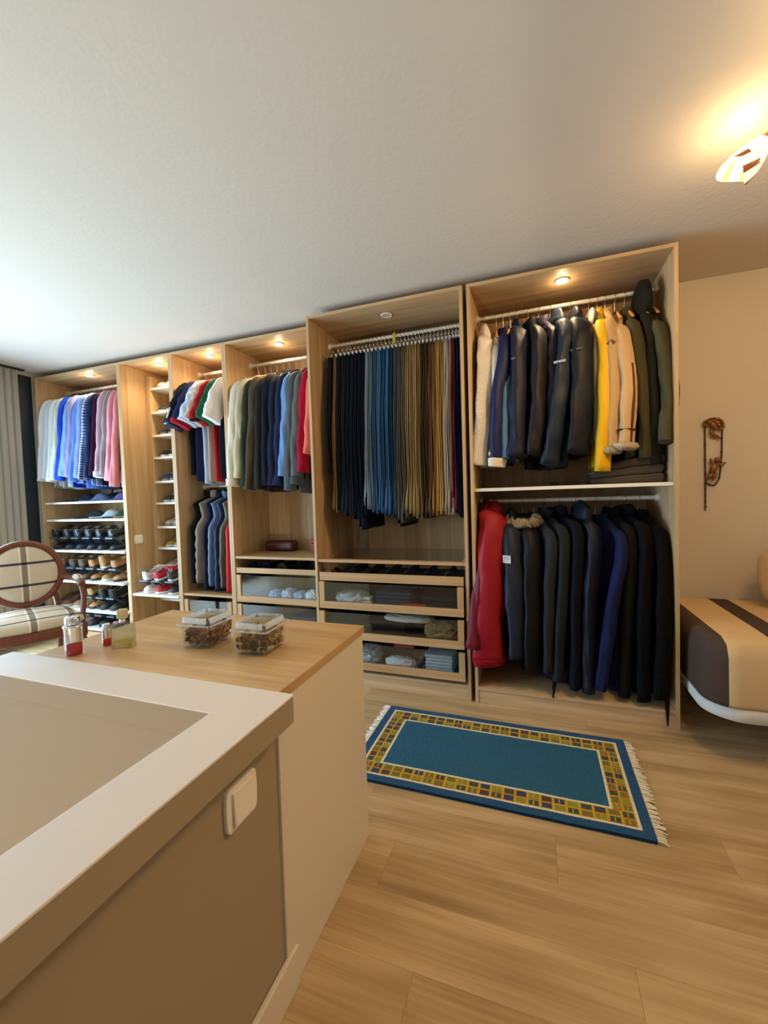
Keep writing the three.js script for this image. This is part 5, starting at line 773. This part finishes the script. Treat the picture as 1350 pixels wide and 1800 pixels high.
// ---------------------------------------------------------------- glass boxes of potpourri
function jar(x, z, turn, label, sd, tones, plabel) {
  const y0 = 0.7555, t = thing('glass_box', label, 'glass box', [x, y0, z], turn);
  const w = 0.055, d = 0.062, h = 0.067;
  const ringAt = (y, hw, hd, r = 0.008, fl = 0, nf = 0) => { const o = []; const N = 12; for (const [cx, cz, a0] of [[1, 1, 0], [-1, 1, 1], [-1, -1, 2], [1, -1, 3]]) for (let k = 0; k < N; k++) { const a = (a0 + k / (N - 1)) * Math.PI / 2; o.push(V(cx * (hw - r) + r * Math.cos(a), y, cz * (hd - r) + r * Math.sin(a))); } return o; };
  const th = 0.0035;
  const body = [ringAt(0, w * 0.9, d * 0.9), ringAt(0.006, w * 0.93, d * 0.93), ringAt(h, w, d), ringAt(h + 0.001, w - th, d - th, 0.006), ringAt(0.009, w * 0.93 - th, d * 0.93 - th, 0.006)];
  part('bowl', (() => { const g = loft(body, {}); return g; })(), M.jarGlass, t);
  const lid = part('lid', loft([ringAt(h + 0.0015, w + 0.005, d + 0.005), ringAt(h + 0.008, w + 0.006, d + 0.006), ringAt(h + 0.0085, w - 0.004, d - 0.004), ringAt(h + 0.026, w - 0.009, d - 0.009), ringAt(h + 0.0265, w - 0.016, d - 0.016), ringAt(h + 0.023, w - 0.018, d - 0.018)]), M.jarGlass, t);
  const ribs = []; const rib = (px, pz, tx, tz) => { const c = new THREE.CapsuleGeometry(0.0024, 0.013, 3, 6); c.rotateX(tx); c.rotateZ(tz); c.translate(px, h + 0.0175, pz); ribs.push(c); };
  for (let k = -7; k <= 7; k++) { rib(k * (w - 0.012) / 7.5, d - 0.005, -0.26, 0); rib(k * (w - 0.012) / 7.5, -(d - 0.005), 0.26, 0); }
  for (let k = -8; k <= 8; k++) { rib(w - 0.005, k * (d - 0.012) / 8.5, 0, 0.26); rib(-(w - 0.005), k * (d - 0.012) / 8.5, 0, -0.26); }
  for (let k = -8; k <= 8; k++) for (const s of [-1, 1]) { const c = new THREE.SphereGeometry(0.0026, 6, 5); c.translate(k * w / 8, h + 0.005, s * (d + 0.0058)); ribs.push(c); const e = new THREE.SphereGeometry(0.0026, 6, 5); e.translate(s * (w + 0.0058), h + 0.005, k * d / 8); ribs.push(e); }
  part('ribbing', join(ribs), M.ribGlass, lid);
  seed(500 + sd);
  const petals = [], cl = new THREE.Color();
  for (let k = 0; k < 420; k++) {
    const L = rr(0.008, 0.016), g = new THREE.CircleGeometry(1, 9), p = g.attributes.position;
    for (let i = 0; i < p.count; i++) { const x = p.getX(i) * L, q = p.getY(i) * L * rr(0.55, 0.6); p.setXYZ(i, x, q, 6 * x * x * 3 + 5 * q * q); }
    const back = g.clone(); g.rotateX(rr(0, 6.3)); g.rotateY(rr(0, 6.3)); g.rotateZ(rr(0, 6.3));
    const yy = rr(0.012, h - 0.012), lim = 0.9 + 0.06 * yy / h;
    g.computeBoundingBox(); const bx = g.boundingBox; const mx = Math.max(bx.max.x, -bx.min.x), mz = Math.max(bx.max.z, -bx.min.z);
    const edge = k % 2; let px = rr(-1, 1), pz = rr(-1, 1); if (edge) { if (rnd() < 0.5) px = Math.sign(px); else pz = Math.sign(pz); }
    g.translate(px * (w * lim - th - mx * 0.55 - 0.001), Math.min(Math.max(yy, -bx.min.y + 0.0095), h - bx.max.y - 0.001), pz * (d * lim - th - mz * 0.55 - 0.001)); g.computeVertexNormals();
    cl.set(tones[Math.floor(rr(0, tones.length))]); const col = new Float32Array(p.count * 3); for (let i = 0; i < p.count; i++) { col[i * 3] = cl.r; col[i * 3 + 1] = cl.g; col[i * 3 + 2] = cl.b; } g.setAttribute('color', new THREE.BufferAttribute(col, 3)); petals.push(g);
  }
  const o = new THREE.Mesh(mergeGeometries(petals), M.petal); o.name = numbered('potpourri'); o.position.set(x, y0, z); o.rotation.y = turn; o.castShadow = o.receiveShadow = true; scene.add(o); tag(o, plabel, 'potpourri'); o.userData.kind = 'stuff';
}
M.ribGlass = phys({ color: 0xffffff, roughness: 0.12, transmission: 0.55, thickness: 0, ior: 1.6 });
M.flaskGlass = phys({ color: 0xf3f5ee, roughness: 0.02, transmission: 1, thickness: 0, ior: 1.55 });
M.jarGlass = phys({ color: 0xf8fbfb, roughness: 0.02, transmission: 1, thickness: 0, ior: 1.5 });
M.petal = std({ vertexColors: true, roughness: 0.85, side: THREE.DoubleSide });
jar(-1.641, 1.352, 0.06, 'ribbed glass box with lid, left one, filled with brown and pinkish petals', 1, [0x6e4026, 0x8a5630, 0x5a3420, 0xb07a50, 0xc48a6a, 0x7c4a2c], 'reddish brown dried petals filling the left glass box');
jar(-1.437, 1.356, 0.06, 'ribbed glass box with lid, right one nearer the dresser corner', 2, [0x7a4c28, 0xd6b47c, 0x5c3a20, 0xc89a58, 0x8a5a2e, 0x6a4024], 'brown and straw coloured dried petals filling the right glass box');

// ---------------------------------------------------------------- perfume bottles
{
  M.redLiquid = phys({ color: 0xd81410, roughness: 0.05, transmission: 0.85, thickness: 0, ior: 1.4 });
  M.silver = std({ color: 0xe4e6ea, roughness: 0.16, metalness: 1 });
  M.paleLiquid = phys({ color: 0xf3f2c4, roughness: 0.03, transmission: 0.95, thickness: 0, ior: 1.36 });
  const y = 0.7555;
  const tall = (x, z, s, label) => {
    const t = thing('perfume_bottle', label, 'perfume bottle', [x, y, z]); t.scale.setScalar(s);
    part('red_base', lathe([[0, 0.002], [0.0205, 0.002], [0.0215, 0.006], [0.0215, 0.037], [0, 0.037]]), M.redLiquid, t);
    part('glass_shell', lathe([[0, 0], [0.022, 0], [0.0232, 0.003], [0.0232, 0.039], [0.0225, 0.04]]), M.jarGlass, t);
    part('sleeve', lathe([[0, 0.0405], [0.023, 0.0405], [0.0234, 0.044], [0.0234, 0.084], [0.0255, 0.085], [0.0255, 0.09], [0.0215, 0.092], [0, 0.092]]), M.silver, t);
    part('cap', lathe([[0, 0.0925], [0.0195, 0.0925], [0.02, 0.097], [0.0195, 0.112], [0.016, 0.118], [0, 0.1195]]), M.silver, t);
  };
  tall(-1.966, 1.55, 1.0, 'tall silver perfume bottle with a red base on the stair cap edge');
  tall(-1.945, 1.462, 0.6, 'small silver perfume bottle with a red base beside the pale glass one');
  const t = thing('perfume_bottle', 'clear glass perfume bottle with pale yellow liquid and a beige cap', 'perfume bottle', [-1.872, y, 1.462], 0.5);
  part('flask', join([slab(-0.031, 0.031, 0, 0.078, -0.014, -0.013, 0.0004), slab(-0.031, 0.031, 0, 0.078, 0.013, 0.014, 0.0004), slab(-0.031, -0.030, 0, 0.078, -0.013, 0.013, 0.0004), slab(0.030, 0.031, 0, 0.078, -0.013, 0.013, 0.0004), slab(-0.03, 0.03, 0, 0.007, -0.013, 0.013, 0.0004), slab(-0.031, 0.031, 0.0781, 0.082, -0.014, 0.014, 0.0015)]), M.flaskGlass, t);
  part('liquid', slab(-0.0275, 0.0275, 0.009, 0.03, -0.0115, 0.0115, 0.003), M.paleLiquid, t);
  part('neck', lathe([[0.009, 0.0822], [0.009, 0.091], [0, 0.091]], 20), M.silver, t);
  part('cap', move(new RoundedBoxGeometry(0.027, 0.03, 0.02, 3, 0.004), 0, 0.1065, 0), std({ color: 0xcdbf90, roughness: 0.35 }), t);
}

// ---------------------------------------------------------------- rug
{
  const x0 = -1.445, x1 = -0.283, z0 = 0.195, z1 = 0.812, t = thing('rug', 'blue rug with a yellow chequered border and white fringes on the wood floor', 'rug', [0, 0, 0]);
  const W0 = x1 - x0, D0 = z1 - z0, PX = 1500, s = PX / W0, PH = Math.round(D0 * s);
  const tex = canvasTex(PX, PH, (c, w, h) => {
    seed(9); const u = s;
    c.fillStyle = '#1c4a74'; c.fillRect(0, 0, w, h);
    const b0 = 0.037 * u, b1 = 0.047 * u; c.fillStyle = '#dcd6bc'; c.fillRect(b0, b0, w - 2 * b0, h - 2 * b0);
    c.fillStyle = '#c39c1e'; c.fillRect(b1, b1, w - 2 * b1, h - 2 * b1);
    const bw = 0.072 * u, inner = b1 + bw; const cell = bw / 2;
    const cols = ['#3c4a3c', '#6d7030', '#34405a', '#7a6a26', '#8a8a2c', '#4c3a34'];
    const draw = (x, y, cw, ch, i, j) => { c.fillStyle = cols[(i * 2 + j * 3 + Math.floor(rr(0, 2))) % 6]; c.fillRect(x + cw * 0.11, y + ch * 0.12, cw * 0.78, ch * 0.76); if (rnd() < 0.5) { c.fillStyle = '#b04a22'; c.fillRect(x + cw * 0.06, y + ch * 0.88, cw * 0.88, ch * 0.12); } if (rnd() < 0.4) { c.fillStyle = '#b8a020'; c.fillRect(x + cw * 0.42, y + ch * 0.2, cw * 0.1, ch * 0.6); } };
    const nx = Math.round((w - 2 * b1) / (cell * 1.3)), cw = (w - 2 * b1) / nx; for (let i = 0; i < nx; i++) for (let j = 0; j < 2; j++) { draw(b1 + i * cw, b1 + j * cell, cw, cell, i, j); draw(b1 + i * cw, h - inner + j * cell, cw, cell, i, j + 1); }
    const nz = Math.round((h - 2 * inner) / (cell * 1.05)), chh = (h - 2 * inner) / nz; for (let i = 0; i < nz; i++) for (let j = 0; j < 2; j++) { draw(b1 + j * cell, inner + i * chh, cell, chh, i, j); draw(w - inner + j * cell, inner + i * chh, cell, chh, i, j + 1); }
    c.fillStyle = '#dcd6bc'; c.fillRect(inner - 0.001 * u, inner - 0.001 * u, w - 2 * inner + 0.002 * u, h - 2 * inner + 0.002 * u);
    c.fillStyle = '#1c5878'; const f0 = inner + 0.009 * u; c.fillRect(f0, f0, w - 2 * f0, h - 2 * f0);
    for (let k = 0; k < 26000; k++) { c.fillStyle = `rgba(${rnd() < 0.5 ? '0,0,0' : '255,255,255'},0.05)`; c.fillRect(rr(0, w), rr(0, h), 5, 4); }
  });
  const g = new THREE.PlaneGeometry(W0, D0, 80, 44); g.rotateX(-Math.PI / 2); g.translate((x0 + x1) / 2, 0, (z0 + z1) / 2);
  { const p = g.attributes.position; for (let i = 0; i < p.count; i++) p.setY(i, 0.0125 + 0.0014 * noise(p.getX(i) * 9, p.getZ(i) * 9)); g.computeVertexNormals(); }
  part('pile', g, std({ map: tex, roughness: 0.97, bumpMap: fuzzBump, bumpScale: 0.004 }), t);
  part('backing', slab(x0 + 0.001, x1 - 0.001, 0.0004, 0.0108, z0 + 0.001, z1 - 0.001, 0.003), cloth(0x16406a, 'fleece'), t);
  seed(31); for (const [x, s2] of [[x0, -1], [x1, 1]]) { const a = []; for (let z = z0 + 0.006; z < z1 - 0.003; z += 0.0085) { const l = rr(0.026, 0.042), d = rr(-0.008, 0.008); a.push(tube([V(x - s2 * 0.002, 0.008, z), V(x + s2 * l * 0.5, rr(0.006, 0.011), z + d * 0.4), V(x + s2 * l, 0.004, z + d)], rr(0.003, 0.0042), 5, 5)); } const f = part('fringe', join(a), std({ color: 0xeae0ca, roughness: 0.95 }), t); f.userData.kind = 'stuff'; }
}

// ---------------------------------------------------------------- bed with striped spread
M.sheet = std({ color: 0xd9d6cf, roughness: 0.85 });
{
  const bx0 = 0.035, bx1 = 0.99, bz0 = BACK + 0.02, bz1 = 0.255, t = thing('bed', 'low bed with a brown and beige striped spread beside the jacket wardrobe', 'bed', [0, 0, 0]);
  const plan = (o, r) => { const pts = []; const R = r, N = 12; const x0 = bx0 + o, x1 = bx1 - o, z0 = bz0 + o * 0.2, z1 = bz1 - o; pts.push(V(x0, 0, z0)); for (let k = 0; k <= N; k++) { const a = Math.PI + k / N * Math.PI / 2; pts.push(V(x0 + R + R * Math.cos(a), 0, z1 - R - R * Math.sin(a))); } for (let k = 0; k <= N; k++) { const a = -Math.PI / 2 + k / N * Math.PI / 2; pts.push(V(x1 - R + R * Math.cos(a), 0, z1 - R - R * Math.sin(a))); } pts.push(V(x1, 0, z0)); return pts; };
  const lay = (list) => { const rings = list.map(([o, y, r]) => plan(o, r).map((p) => p.setY(y))); return loft(rings); };
  part('mattress_base', lay([[0.02, 0.185, 0.13], [0.002, 0.195, 0.14], [0, 0.225, 0.15], [0.006, 0.262, 0.15]]), M.sheet, t);
  const g = lay([[0.004, 0.25, 0.12], [-0.002, 0.27, 0.12], [0.0, 0.36, 0.12], [0.004, 0.46, 0.11], [0.022, 0.515, 0.1], [0.06, 0.536, 0.08], [0.25, 0.54, 0.06]]).toNonIndexed();
  { // the stripes run over the top and down the foot; u follows x on top, side faces are the first band
    const p = g.attributes.position, uv = []; for (let i = 0; i < p.count; i++) uv.push(Math.min(0.998, Math.max(0.002, (p.getX(i) - bx0) / (bx1 - bx0))), (p.getY(i) - 0.25) * 3 + p.getZ(i)); g.setAttribute('uv', new THREE.Float32BufferAttribute(uv, 2));
  }
  const st = dataTex(1024, 8, (u) => { const x = u * (bx1 - bx0); if (x < 0.075) return [72, 54, 42]; if (x < 0.25) return [214, 184, 138]; if (x < 0.345) return [70, 50, 38]; if (x < 0.58) return [212, 182, 138]; if (x < 0.7) return [72, 52, 40]; return [210, 180, 136]; });
  g.deleteAttribute('normal'); const spread = mergeVertices(g); spread.computeVertexNormals();
  part('bedspread', spread, std({ map: st, roughness: 0.9, bumpMap: weaveBump, bumpScale: 0.0006 }), t);
  part('leg', slab(0.16, 0.21, 0, 0.186, -0.5, -0.45, 0.004), M.black, t); part('leg', slab(0.8, 0.85, 0, 0.186, -0.5, -0.45, 0.004), M.black, t); part('leg', slab(0.5, 0.55, 0, 0.186, -0.2, -0.15, 0.004), M.black, t); part('leg', slab(0.8, 0.85, 0, 0.186, -0.1, -0.05, 0.004), M.black, t);
  const c = mergeVertices(new THREE.SphereGeometry(1, 32, 20)), p = c.attributes.position; for (let i = 0; i < p.count; i++) { const q = (v, e) => Math.sign(v) * Math.pow(Math.abs(v), e); const x = q(p.getX(i), 0.6), y = q(p.getY(i), 0.6), z = p.getZ(i) * (1 - 0.4 * Math.pow(Math.max(Math.abs(x), Math.abs(y)), 4)); p.setXYZ(i, x * 0.2, y * 0.16 + 0.012 * noise(x * 3, y * 3), z * 0.08); }
  c.rotateX(-0.25); c.computeVertexNormals();
  const pil = solo('cushion', c, cloth(0xcbb48c), 'beige cushion leaning on the wall at the back of the bed', 'cushion'); pil.position.set(0.665, 0.70, -0.40);
}
// ---------------------------------------------------------------- medallion armchair
M.plaid = (() => {
  const tex = dataTex(512, 512, (u, v) => {
    let c = [206, 194, 172]; const n = 10 * noise(u * 120, v * 120);
    const band = (x, a, b) => x > a && x < b;
    const du = (u % 0.5) / 0.5, dv = (v % 0.5) / 0.5;
    if (band(du, 0.37, 0.42) || band(du, 0.58, 0.63)) c = [226, 218, 200];
    if (band(du, 0.425, 0.575)) c = [136, 124, 108];
    if (band(dv, 0.45, 0.56)) c = band(du, 0.425, 0.575) ? [34, 34, 50] : [66, 62, 72];
    return c.map((q) => q + n);
  });
  return std({ map: tex, roughness: 0.93, bumpMap: weaveBump, bumpScale: 0.0005 });
})();
{
  const t = thing('armchair', 'carved wooden armchair with an oval plaid back and plaid seat by the curtain', 'armchair', [-3.83, 0, 0.61], Math.atan2(0.9, 0.43));
  // local: +z forward, x to the sitter's left-hand side as seen from the front (right in the photo is -x after turning)
  const sw = 0.27, sf = 0.23, zb = -0.21, yr = 0.42;
  const oval = (a, b, n = 40, y = 0.735, z = zb, tilt = 0.16) => { const o = []; for (let k = 0; k < n; k++) { const an = k / n * Math.PI * 2; const yy = b * Math.sin(an); o.push(V(a * Math.cos(an), y + yy, z - tilt * yy)); } return o; };
  part('back_frame', (() => { const g = tube(oval(0.205, 0.212), 0.021, 64, 10, true); return g; })(), M.chairWood, t);
  { const rings = []; for (const [s, dz] of [[1, -0.012], [1, 0.008], [0.93, 0.022], [0.7, 0.032], [0.35, 0.036], [0.02, 0.037]]) rings.push(oval(0.187 * s, 0.194 * s, 40).map((p) => p.add(V(0, 0, dz)))); const g = loft(rings); const p = g.attributes.position, uv = []; for (let i = 0; i < p.count; i++) uv.push(p.getX(i) / 0.4 + 0.25, (p.getY(i) - 0.735) / 0.30 + 0.5); g.setAttribute('uv', new THREE.Float32BufferAttribute(uv, 2)); part('back_pad', g, M.plaid, t); }
  for (const s of [-1, 1]) {
    part('back_post', tube([V(s * 0.155, 0.60, zb + 0.02), V(s * 0.17, 0.52, zb + 0.025), V(s * 0.175, yr, zb + 0.02)], 0.019, 12, 8), M.chairWood, t);
    const leg = part('rear_leg', (() => { const r = []; for (let j = 0; j <= 8; j++) { const v = j / 8, w = lerp(0.021, 0.014, v), q = []; for (let k = 0; k < 8; k++) { const a = k / 8 * Math.PI * 2; q.push(V(s * 0.175 + w * Math.cos(a), lerp(yr - 0.03, 0, v), zb + 0.02 - 0.07 * v * v + w * Math.sin(a))); } r.push(q); } return loft(r); })(), M.chairWood, t);
    const fl = lathe([[0, 0], [0.011, 0], [0.014, 0.02], [0.011, 0.03], [0.021, 0.29], [0.027, 0.31], [0.019, 0.325], [0.028, 0.345], [0.028, 0.425], [0, 0.425]], 18); fl.translate(s * (sw - 0.02), 0, sf - 0.01);
    part('front_leg', fl, M.chairWood, t);
    // arm: from the oval out and forward, then a scrolled front post down to the rail
    const arm = part('arm', tube([V(s * 0.195, 0.69, zb - 0.005), V(s * 0.245, 0.685, zb + 0.09), V(s * 0.275, 0.675, zb + 0.2), V(s * 0.275, 0.668, zb + 0.29)], 0.018, 24, 9), M.chairWood, t);
    { const kn = new THREE.SphereGeometry(0.027, 16, 12); kn.scale(1, 0.9, 1.15); kn.translate(s * 0.275, 0.666, zb + 0.3); part('scroll', kn, M.chairWood, arm); }
    { const pd = new THREE.CapsuleGeometry(0.026, 0.1, 6, 12); pd.rotateX(Math.PI / 2); pd.scale(1.05, 0.75, 1); pd.translate(s * 0.272, 0.697, zb + 0.205); part('arm_pad', pd, M.plaid, arm); }
    part('arm_post', tube([V(s * 0.275, 0.655, zb + 0.3), V(s * 0.282, 0.58, zb + 0.325), V(s * 0.27, 0.50, zb + 0.36), V(s * 0.255, 0.425, zb + 0.4)], 0.017, 20, 9), M.chairWood, t);
  }
  const seatPlan = (o) => { const r = []; const P = [[-0.19, zb - 0.0], [0.19, zb - 0.0], [sw, sf - 0.06], [sw - 0.05, sf], [0, sf + 0.035], [-sw + 0.05, sf], [-sw, sf - 0.06]]; const c = new THREE.CatmullRomCurve3(P.map(([x, z]) => V(x * (1 - o), 0, z * (1 - o))), true, 'catmullrom', 0.35); return c.getPoints(47).slice(0, 48); };
  const lay = (L) => loft(L.map(([o, y]) => seatPlan(o).map((p) => p.setY(y))));
  part('seat_rail', lay([[0.04, 0.355], [0, 0.36], [-0.01, 0.385], [0, 0.418], [0.03, 0.42]]), M.chairWood, t);
  { const g = lay([[0.03, 0.4205], [0.0, 0.44], [0.03, 0.468], [0.12, 0.487], [0.35, 0.502], [0.7, 0.508], [0.98, 0.51]]); const p = g.attributes.position, uv = []; for (let i = 0; i < p.count; i++) uv.push(p.getX(i) / 0.4 + 0.25, (p.getZ(i) - p.getY(i) * 1.0 + 0.33) / 0.30 + 0.1); g.setAttribute('uv', new THREE.Float32BufferAttribute(uv, 2)); part('seat_pad', g, M.plaid, t); }
}
// ---------------------------------------------------------------- curtain
{
  const t = thing('curtain', 'grey-beige curtain gathered in tall folds by the balcony door', 'curtain', [-4.87, 0, 0.05]);
  const n = 150, rows = 10, g = new THREE.BufferGeometry(), pos = [], uv = [], idx = [];
  for (let j = 0; j <= rows; j++) for (let i = 0; i <= n; i++) { const u = i / n, v = j / rows; const ph = u * Math.PI * 2 * 6.5; const am = lerp(0.022, 0.032, v); pos.push(am * Math.sin(ph) + 0.006 * noise(u * 7, v * 2), lerp(2.385, 0.02, v), lerp(-0.04, 0.3, u) * lerp(1, 1.03, v) + 0.012 * Math.sin(ph * 2 + 1)); uv.push(u * 3, v * 6); }
  for (let j = 0; j < rows; j++) for (let i = 0; i < n; i++) { const a = j * (n + 1) + i; idx.push(a, a + n + 1, a + 1, a + 1, a + n + 1, a + n + 2); }
  g.setAttribute('position', new THREE.Float32BufferAttribute(pos, 3)); g.setAttribute('uv', new THREE.Float32BufferAttribute(uv, 2)); g.setIndex(idx); g.computeVertexNormals();
  part('drape', g, phys({ color: 0xb3ab9c, roughness: 0.95, transmission: 0.22, thickness: 0, side: THREE.DoubleSide, bumpMap: weaveBump, bumpScale: 0.0006 }), t);
  part('track', slab(-0.014, 0.014, 2.394, 2.409, -0.1, 2.7, 0.002), M.frame, t);
}
// ---------------------------------------------------------------- rosary and cherubs on the wall
{
  const z = BACK + 0.004, gold = std({ color: 0x8a5c28, roughness: 0.4, metalness: 0.5 }), bead = std({ color: 0x4a2f18, roughness: 0.4 });
  const plaque = (label, pos, parts) => { const t = thing('wall_ornament', label, 'ornament', pos); for (const [n, g] of parts) part(n, g, gold, t); return t; };
  const blob = (x, y, q, rx, ry, rz, rot = 0) => { const g = new THREE.SphereGeometry(1, 16, 12); g.scale(rx, ry, rz); g.rotateZ(rot); g.translate(x, y, q); return g; };
  plaque('upper bronze cherub ornament with curling wings on the beige wall', [0.326, 1.55, z + 0.012], [
    ['body', join([blob(0, 0.0, 0.006, 0.017, 0.03, 0.012, 0.5), blob(-0.02, 0.022, 0.008, 0.014, 0.014, 0.012), blob(-0.005, -0.045, 0.004, 0.01, 0.03, 0.009, 0.5), blob(0.018, -0.062, 0.004, 0.007, 0.022, 0.008, 0.75)])],
    ['wing', join([tube([V(-0.008, 0.02, 0.004), V(0.02, 0.038, 0.006), V(0.042, 0.02, 0.004), V(0.046, -0.015, 0.004), V(0.025, -0.02, 0.004)], 0.007, 20, 7), blob(0.022, 0.018, 0.003, 0.018, 0.011, 0.006, -0.4), blob(0.03, 0.0, 0.003, 0.018, 0.009, 0.006, -0.7)])],
    ['scroll', join([tube([V(-0.02, 0.03, 0.003), V(-0.042, 0.032, 0.003), V(-0.044, 0.008, 0.003), V(-0.028, 0.004, 0.004)], 0.006, 18, 7), tube([V(-0.03, 0.04, 0.002), V(0.0, 0.046, 0.003), V(0.03, 0.042, 0.002)], 0.0035, 16, 6)])],
  ]);
  plaque('lower bronze cherub ornament holding out an arm on the beige wall', [0.33, 1.305, z + 0.012], [
    ['body', join([blob(-0.004, -0.005, 0.006, 0.019, 0.034, 0.013, -0.35), blob(-0.02, -0.045, 0.004, 0.012, 0.026, 0.01, -0.7), blob(0.0, -0.05, 0.006, 0.011, 0.026, 0.01, -0.4)])],
    ['head', blob(0.014, 0.045, 0.008, 0.018, 0.018, 0.015)],
    ['arm', join([blob(0.036, 0.02, 0.006, 0.022, 0.008, 0.008, 0.45), blob(-0.016, 0.04, 0.005, 0.007, 0.02, 0.007, 0.15)])],
  ]);
  const t = thing('rosary', 'long dark wooden rosary looped over the bronze cherubs, its cross hanging low', 'rosary', [0, 0, z + 0.006]);
  const L = [V(0.288, 1.57, 0), V(0.288, 1.45, 0), V(0.289, 1.32, 0), V(0.29, 1.225, 0)], Rr = [V(0.288, 1.575, 0), V(0.31, 1.592, 0.004), V(0.345, 1.588, 0.004), V(0.368, 1.56, 0), V(0.37, 1.48, 0), V(0.368, 1.38, 0), V(0.364, 1.31, 0), V(0.352, 1.235, 0), V(0.33, 1.205, 0), V(0.305, 1.212, 0), V(0.29, 1.225, 0)];
  const beads = []; for (const [pts, n] of [[L, 44], [Rr, 74]]) { const c = new THREE.CatmullRomCurve3(pts); for (let k = 0; k <= n; k++) { const p = c.getPointAt(k / n); const b = new THREE.SphereGeometry((k % 11 === 5) ? 0.0066 : 0.0048, 8, 6); b.translate(p.x, p.y, p.z); beads.push(b); } }
  const b0 = part('bead_loop', join(beads), bead, t); b0.userData.kind = 'stuff';
  const pend = []; for (let k = 0; k < 22; k++) { const b = new THREE.SphereGeometry(k % 6 === 0 ? 0.0062 : 0.0046, 8, 6); b.translate(0.2895, 1.218 - k * 0.0058, 0); pend.push(b); } const b1 = part('bead_pendant', join(pend), bead, t); b1.userData.kind = 'stuff';
  part('cross', join([slab(0.2865, 0.2925, 1.055, 1.092, -0.002, 0.002, 0.0008), slab(0.281, 0.298, 1.076, 1.082, -0.002, 0.002, 0.0008)]), bead, t);
}
// ---------------------------------------------------------------- ceiling lamp with striped glass bells
{
  const t = thing('ceiling_lamp', 'bronze ceiling lamp with lit bell-shaped glass shades striped in brown, at the right', 'lamp', [0.32, 0, 0.82]);
  const brz = std({ color: 0x5a3a20, roughness: 0.4, metalness: 0.7 });
  part('rose', lathe([[0, 2.409], [0.055, 2.409], [0.055, 2.398], [0.03, 2.38], [0.012, 2.375], [0, 2.375]], 28), brz, t);
  part('stem', tube([V(0, 2.38, 0), V(0, 2.345, 0)], 0.008, 6, 8), brz, t);
  const shadeMat = std({ map: canvasTex(256, 128, (c, w, h) => { c.fillStyle = '#fff2d8'; c.fillRect(0, 0, w, h); c.strokeStyle = '#7a3c16'; c.lineWidth = 14; for (let k = -1; k < 7; k++) { c.beginPath(); c.moveTo(k * 43, -4); c.lineTo(k * 43 + 24, h * 0.4); c.stroke(); } c.fillStyle = '#b0602a'; c.fillRect(0, h - 12, w, 12); }), emissive: 0xffffff, emissiveIntensity: 1.0, roughness: 0.3, side: THREE.DoubleSide });
  shadeMat.emissiveMap = canvasTex(256, 128, (c, w, h) => { c.fillStyle = '#ffdca0'; c.fillRect(0, 0, w, h); c.strokeStyle = '#3a1604'; c.lineWidth = 14; for (let k = -1; k < 7; k++) { c.beginPath(); c.moveTo(k * 43, -4); c.lineTo(k * 43 + 24, h * 0.4); c.stroke(); } c.fillStyle = '#50200a'; c.fillRect(0, h - 12, w, 12); });
  const head = (root, dir, lum, k) => {
    const r = V(...root), d = V(...dir).normalize();
    part('arm', tube([V(0, 2.352, 0), V(r.x * 0.45, 2.352, r.z * 0.45), V(r.x, r.y, r.z)], 0.0045, 16, 7), brz, t);
    const q = new THREE.Quaternion().setFromUnitVectors(V(0, 1, 0), d);
    const holder = part('lamp_holder', lathe([[0.004, -0.012], [0.009, -0.008], [0.012, 0.006], [0.02, 0.02], [0.021, 0.026], [0, 0.026]], 18), brz, t); holder.position.copy(r); holder.quaternion.copy(q);
    const N = 24, rings = []; for (let j = 0; j <= 14; j++) { const v = j / 14, rad = 0.019 + 0.029 * Math.pow(Math.sin(Math.min(1, v * 1.15) * Math.PI / 2), 0.9) + 0.004 * v; const rg = []; for (let i = 0; i < N; i++) { const a = i / N * Math.PI * 2; rg.push(V(rad * Math.cos(a), 0.018 + 0.118 * v + (v > 0.8 ? (v - 0.8) * 0.09 * Math.cos(a * 2 + 0.6) : 0), rad * Math.sin(a))); } rings.push(rg); }
    const s = part('glass_shade', loft(rings, { capA: false, capB: false }), shadeMat, t); s.position.copy(r); s.quaternion.copy(q);
    const l = new THREE.PointLight(WARM, lum * (k ? 1 : 0.5), 0, 2); l.name = 'lamp_bulb'; l.position.copy(r).addScaledVector(d, 0.055); l.castShadow = true; l.shadow.radius = 1.5; t.add(l);
    const sp = new THREE.SpotLight(WARM, LAMP * (k ? 3 : 4.5), 0, 1.15, 0.9, 2); sp.name = 'lamp_beam'; sp.position.copy(r).addScaledVector(d, 0.13); sp.target.position.copy(r).addScaledVector(d, 1); sp.castShadow = true; sp.shadow.radius = 1.5; t.add(sp); t.add(sp.target);
  };
  head([-0.235, 2.335, -0.175], [-0.62, -0.62, -0.1], LAMP, 0);
  head([0.235, 2.335, 0.175], [0.62, -0.62, 0.1], LAMP, 1);
  head([0.22, 2.335, -0.2], [0.7, -0.5, -0.3], LAMP, 2);
  head([-0.10, 2.335, 0.27], [-0.3, -0.5, 0.7], LAMP, 3);
}
renderer.render(scene, camera);
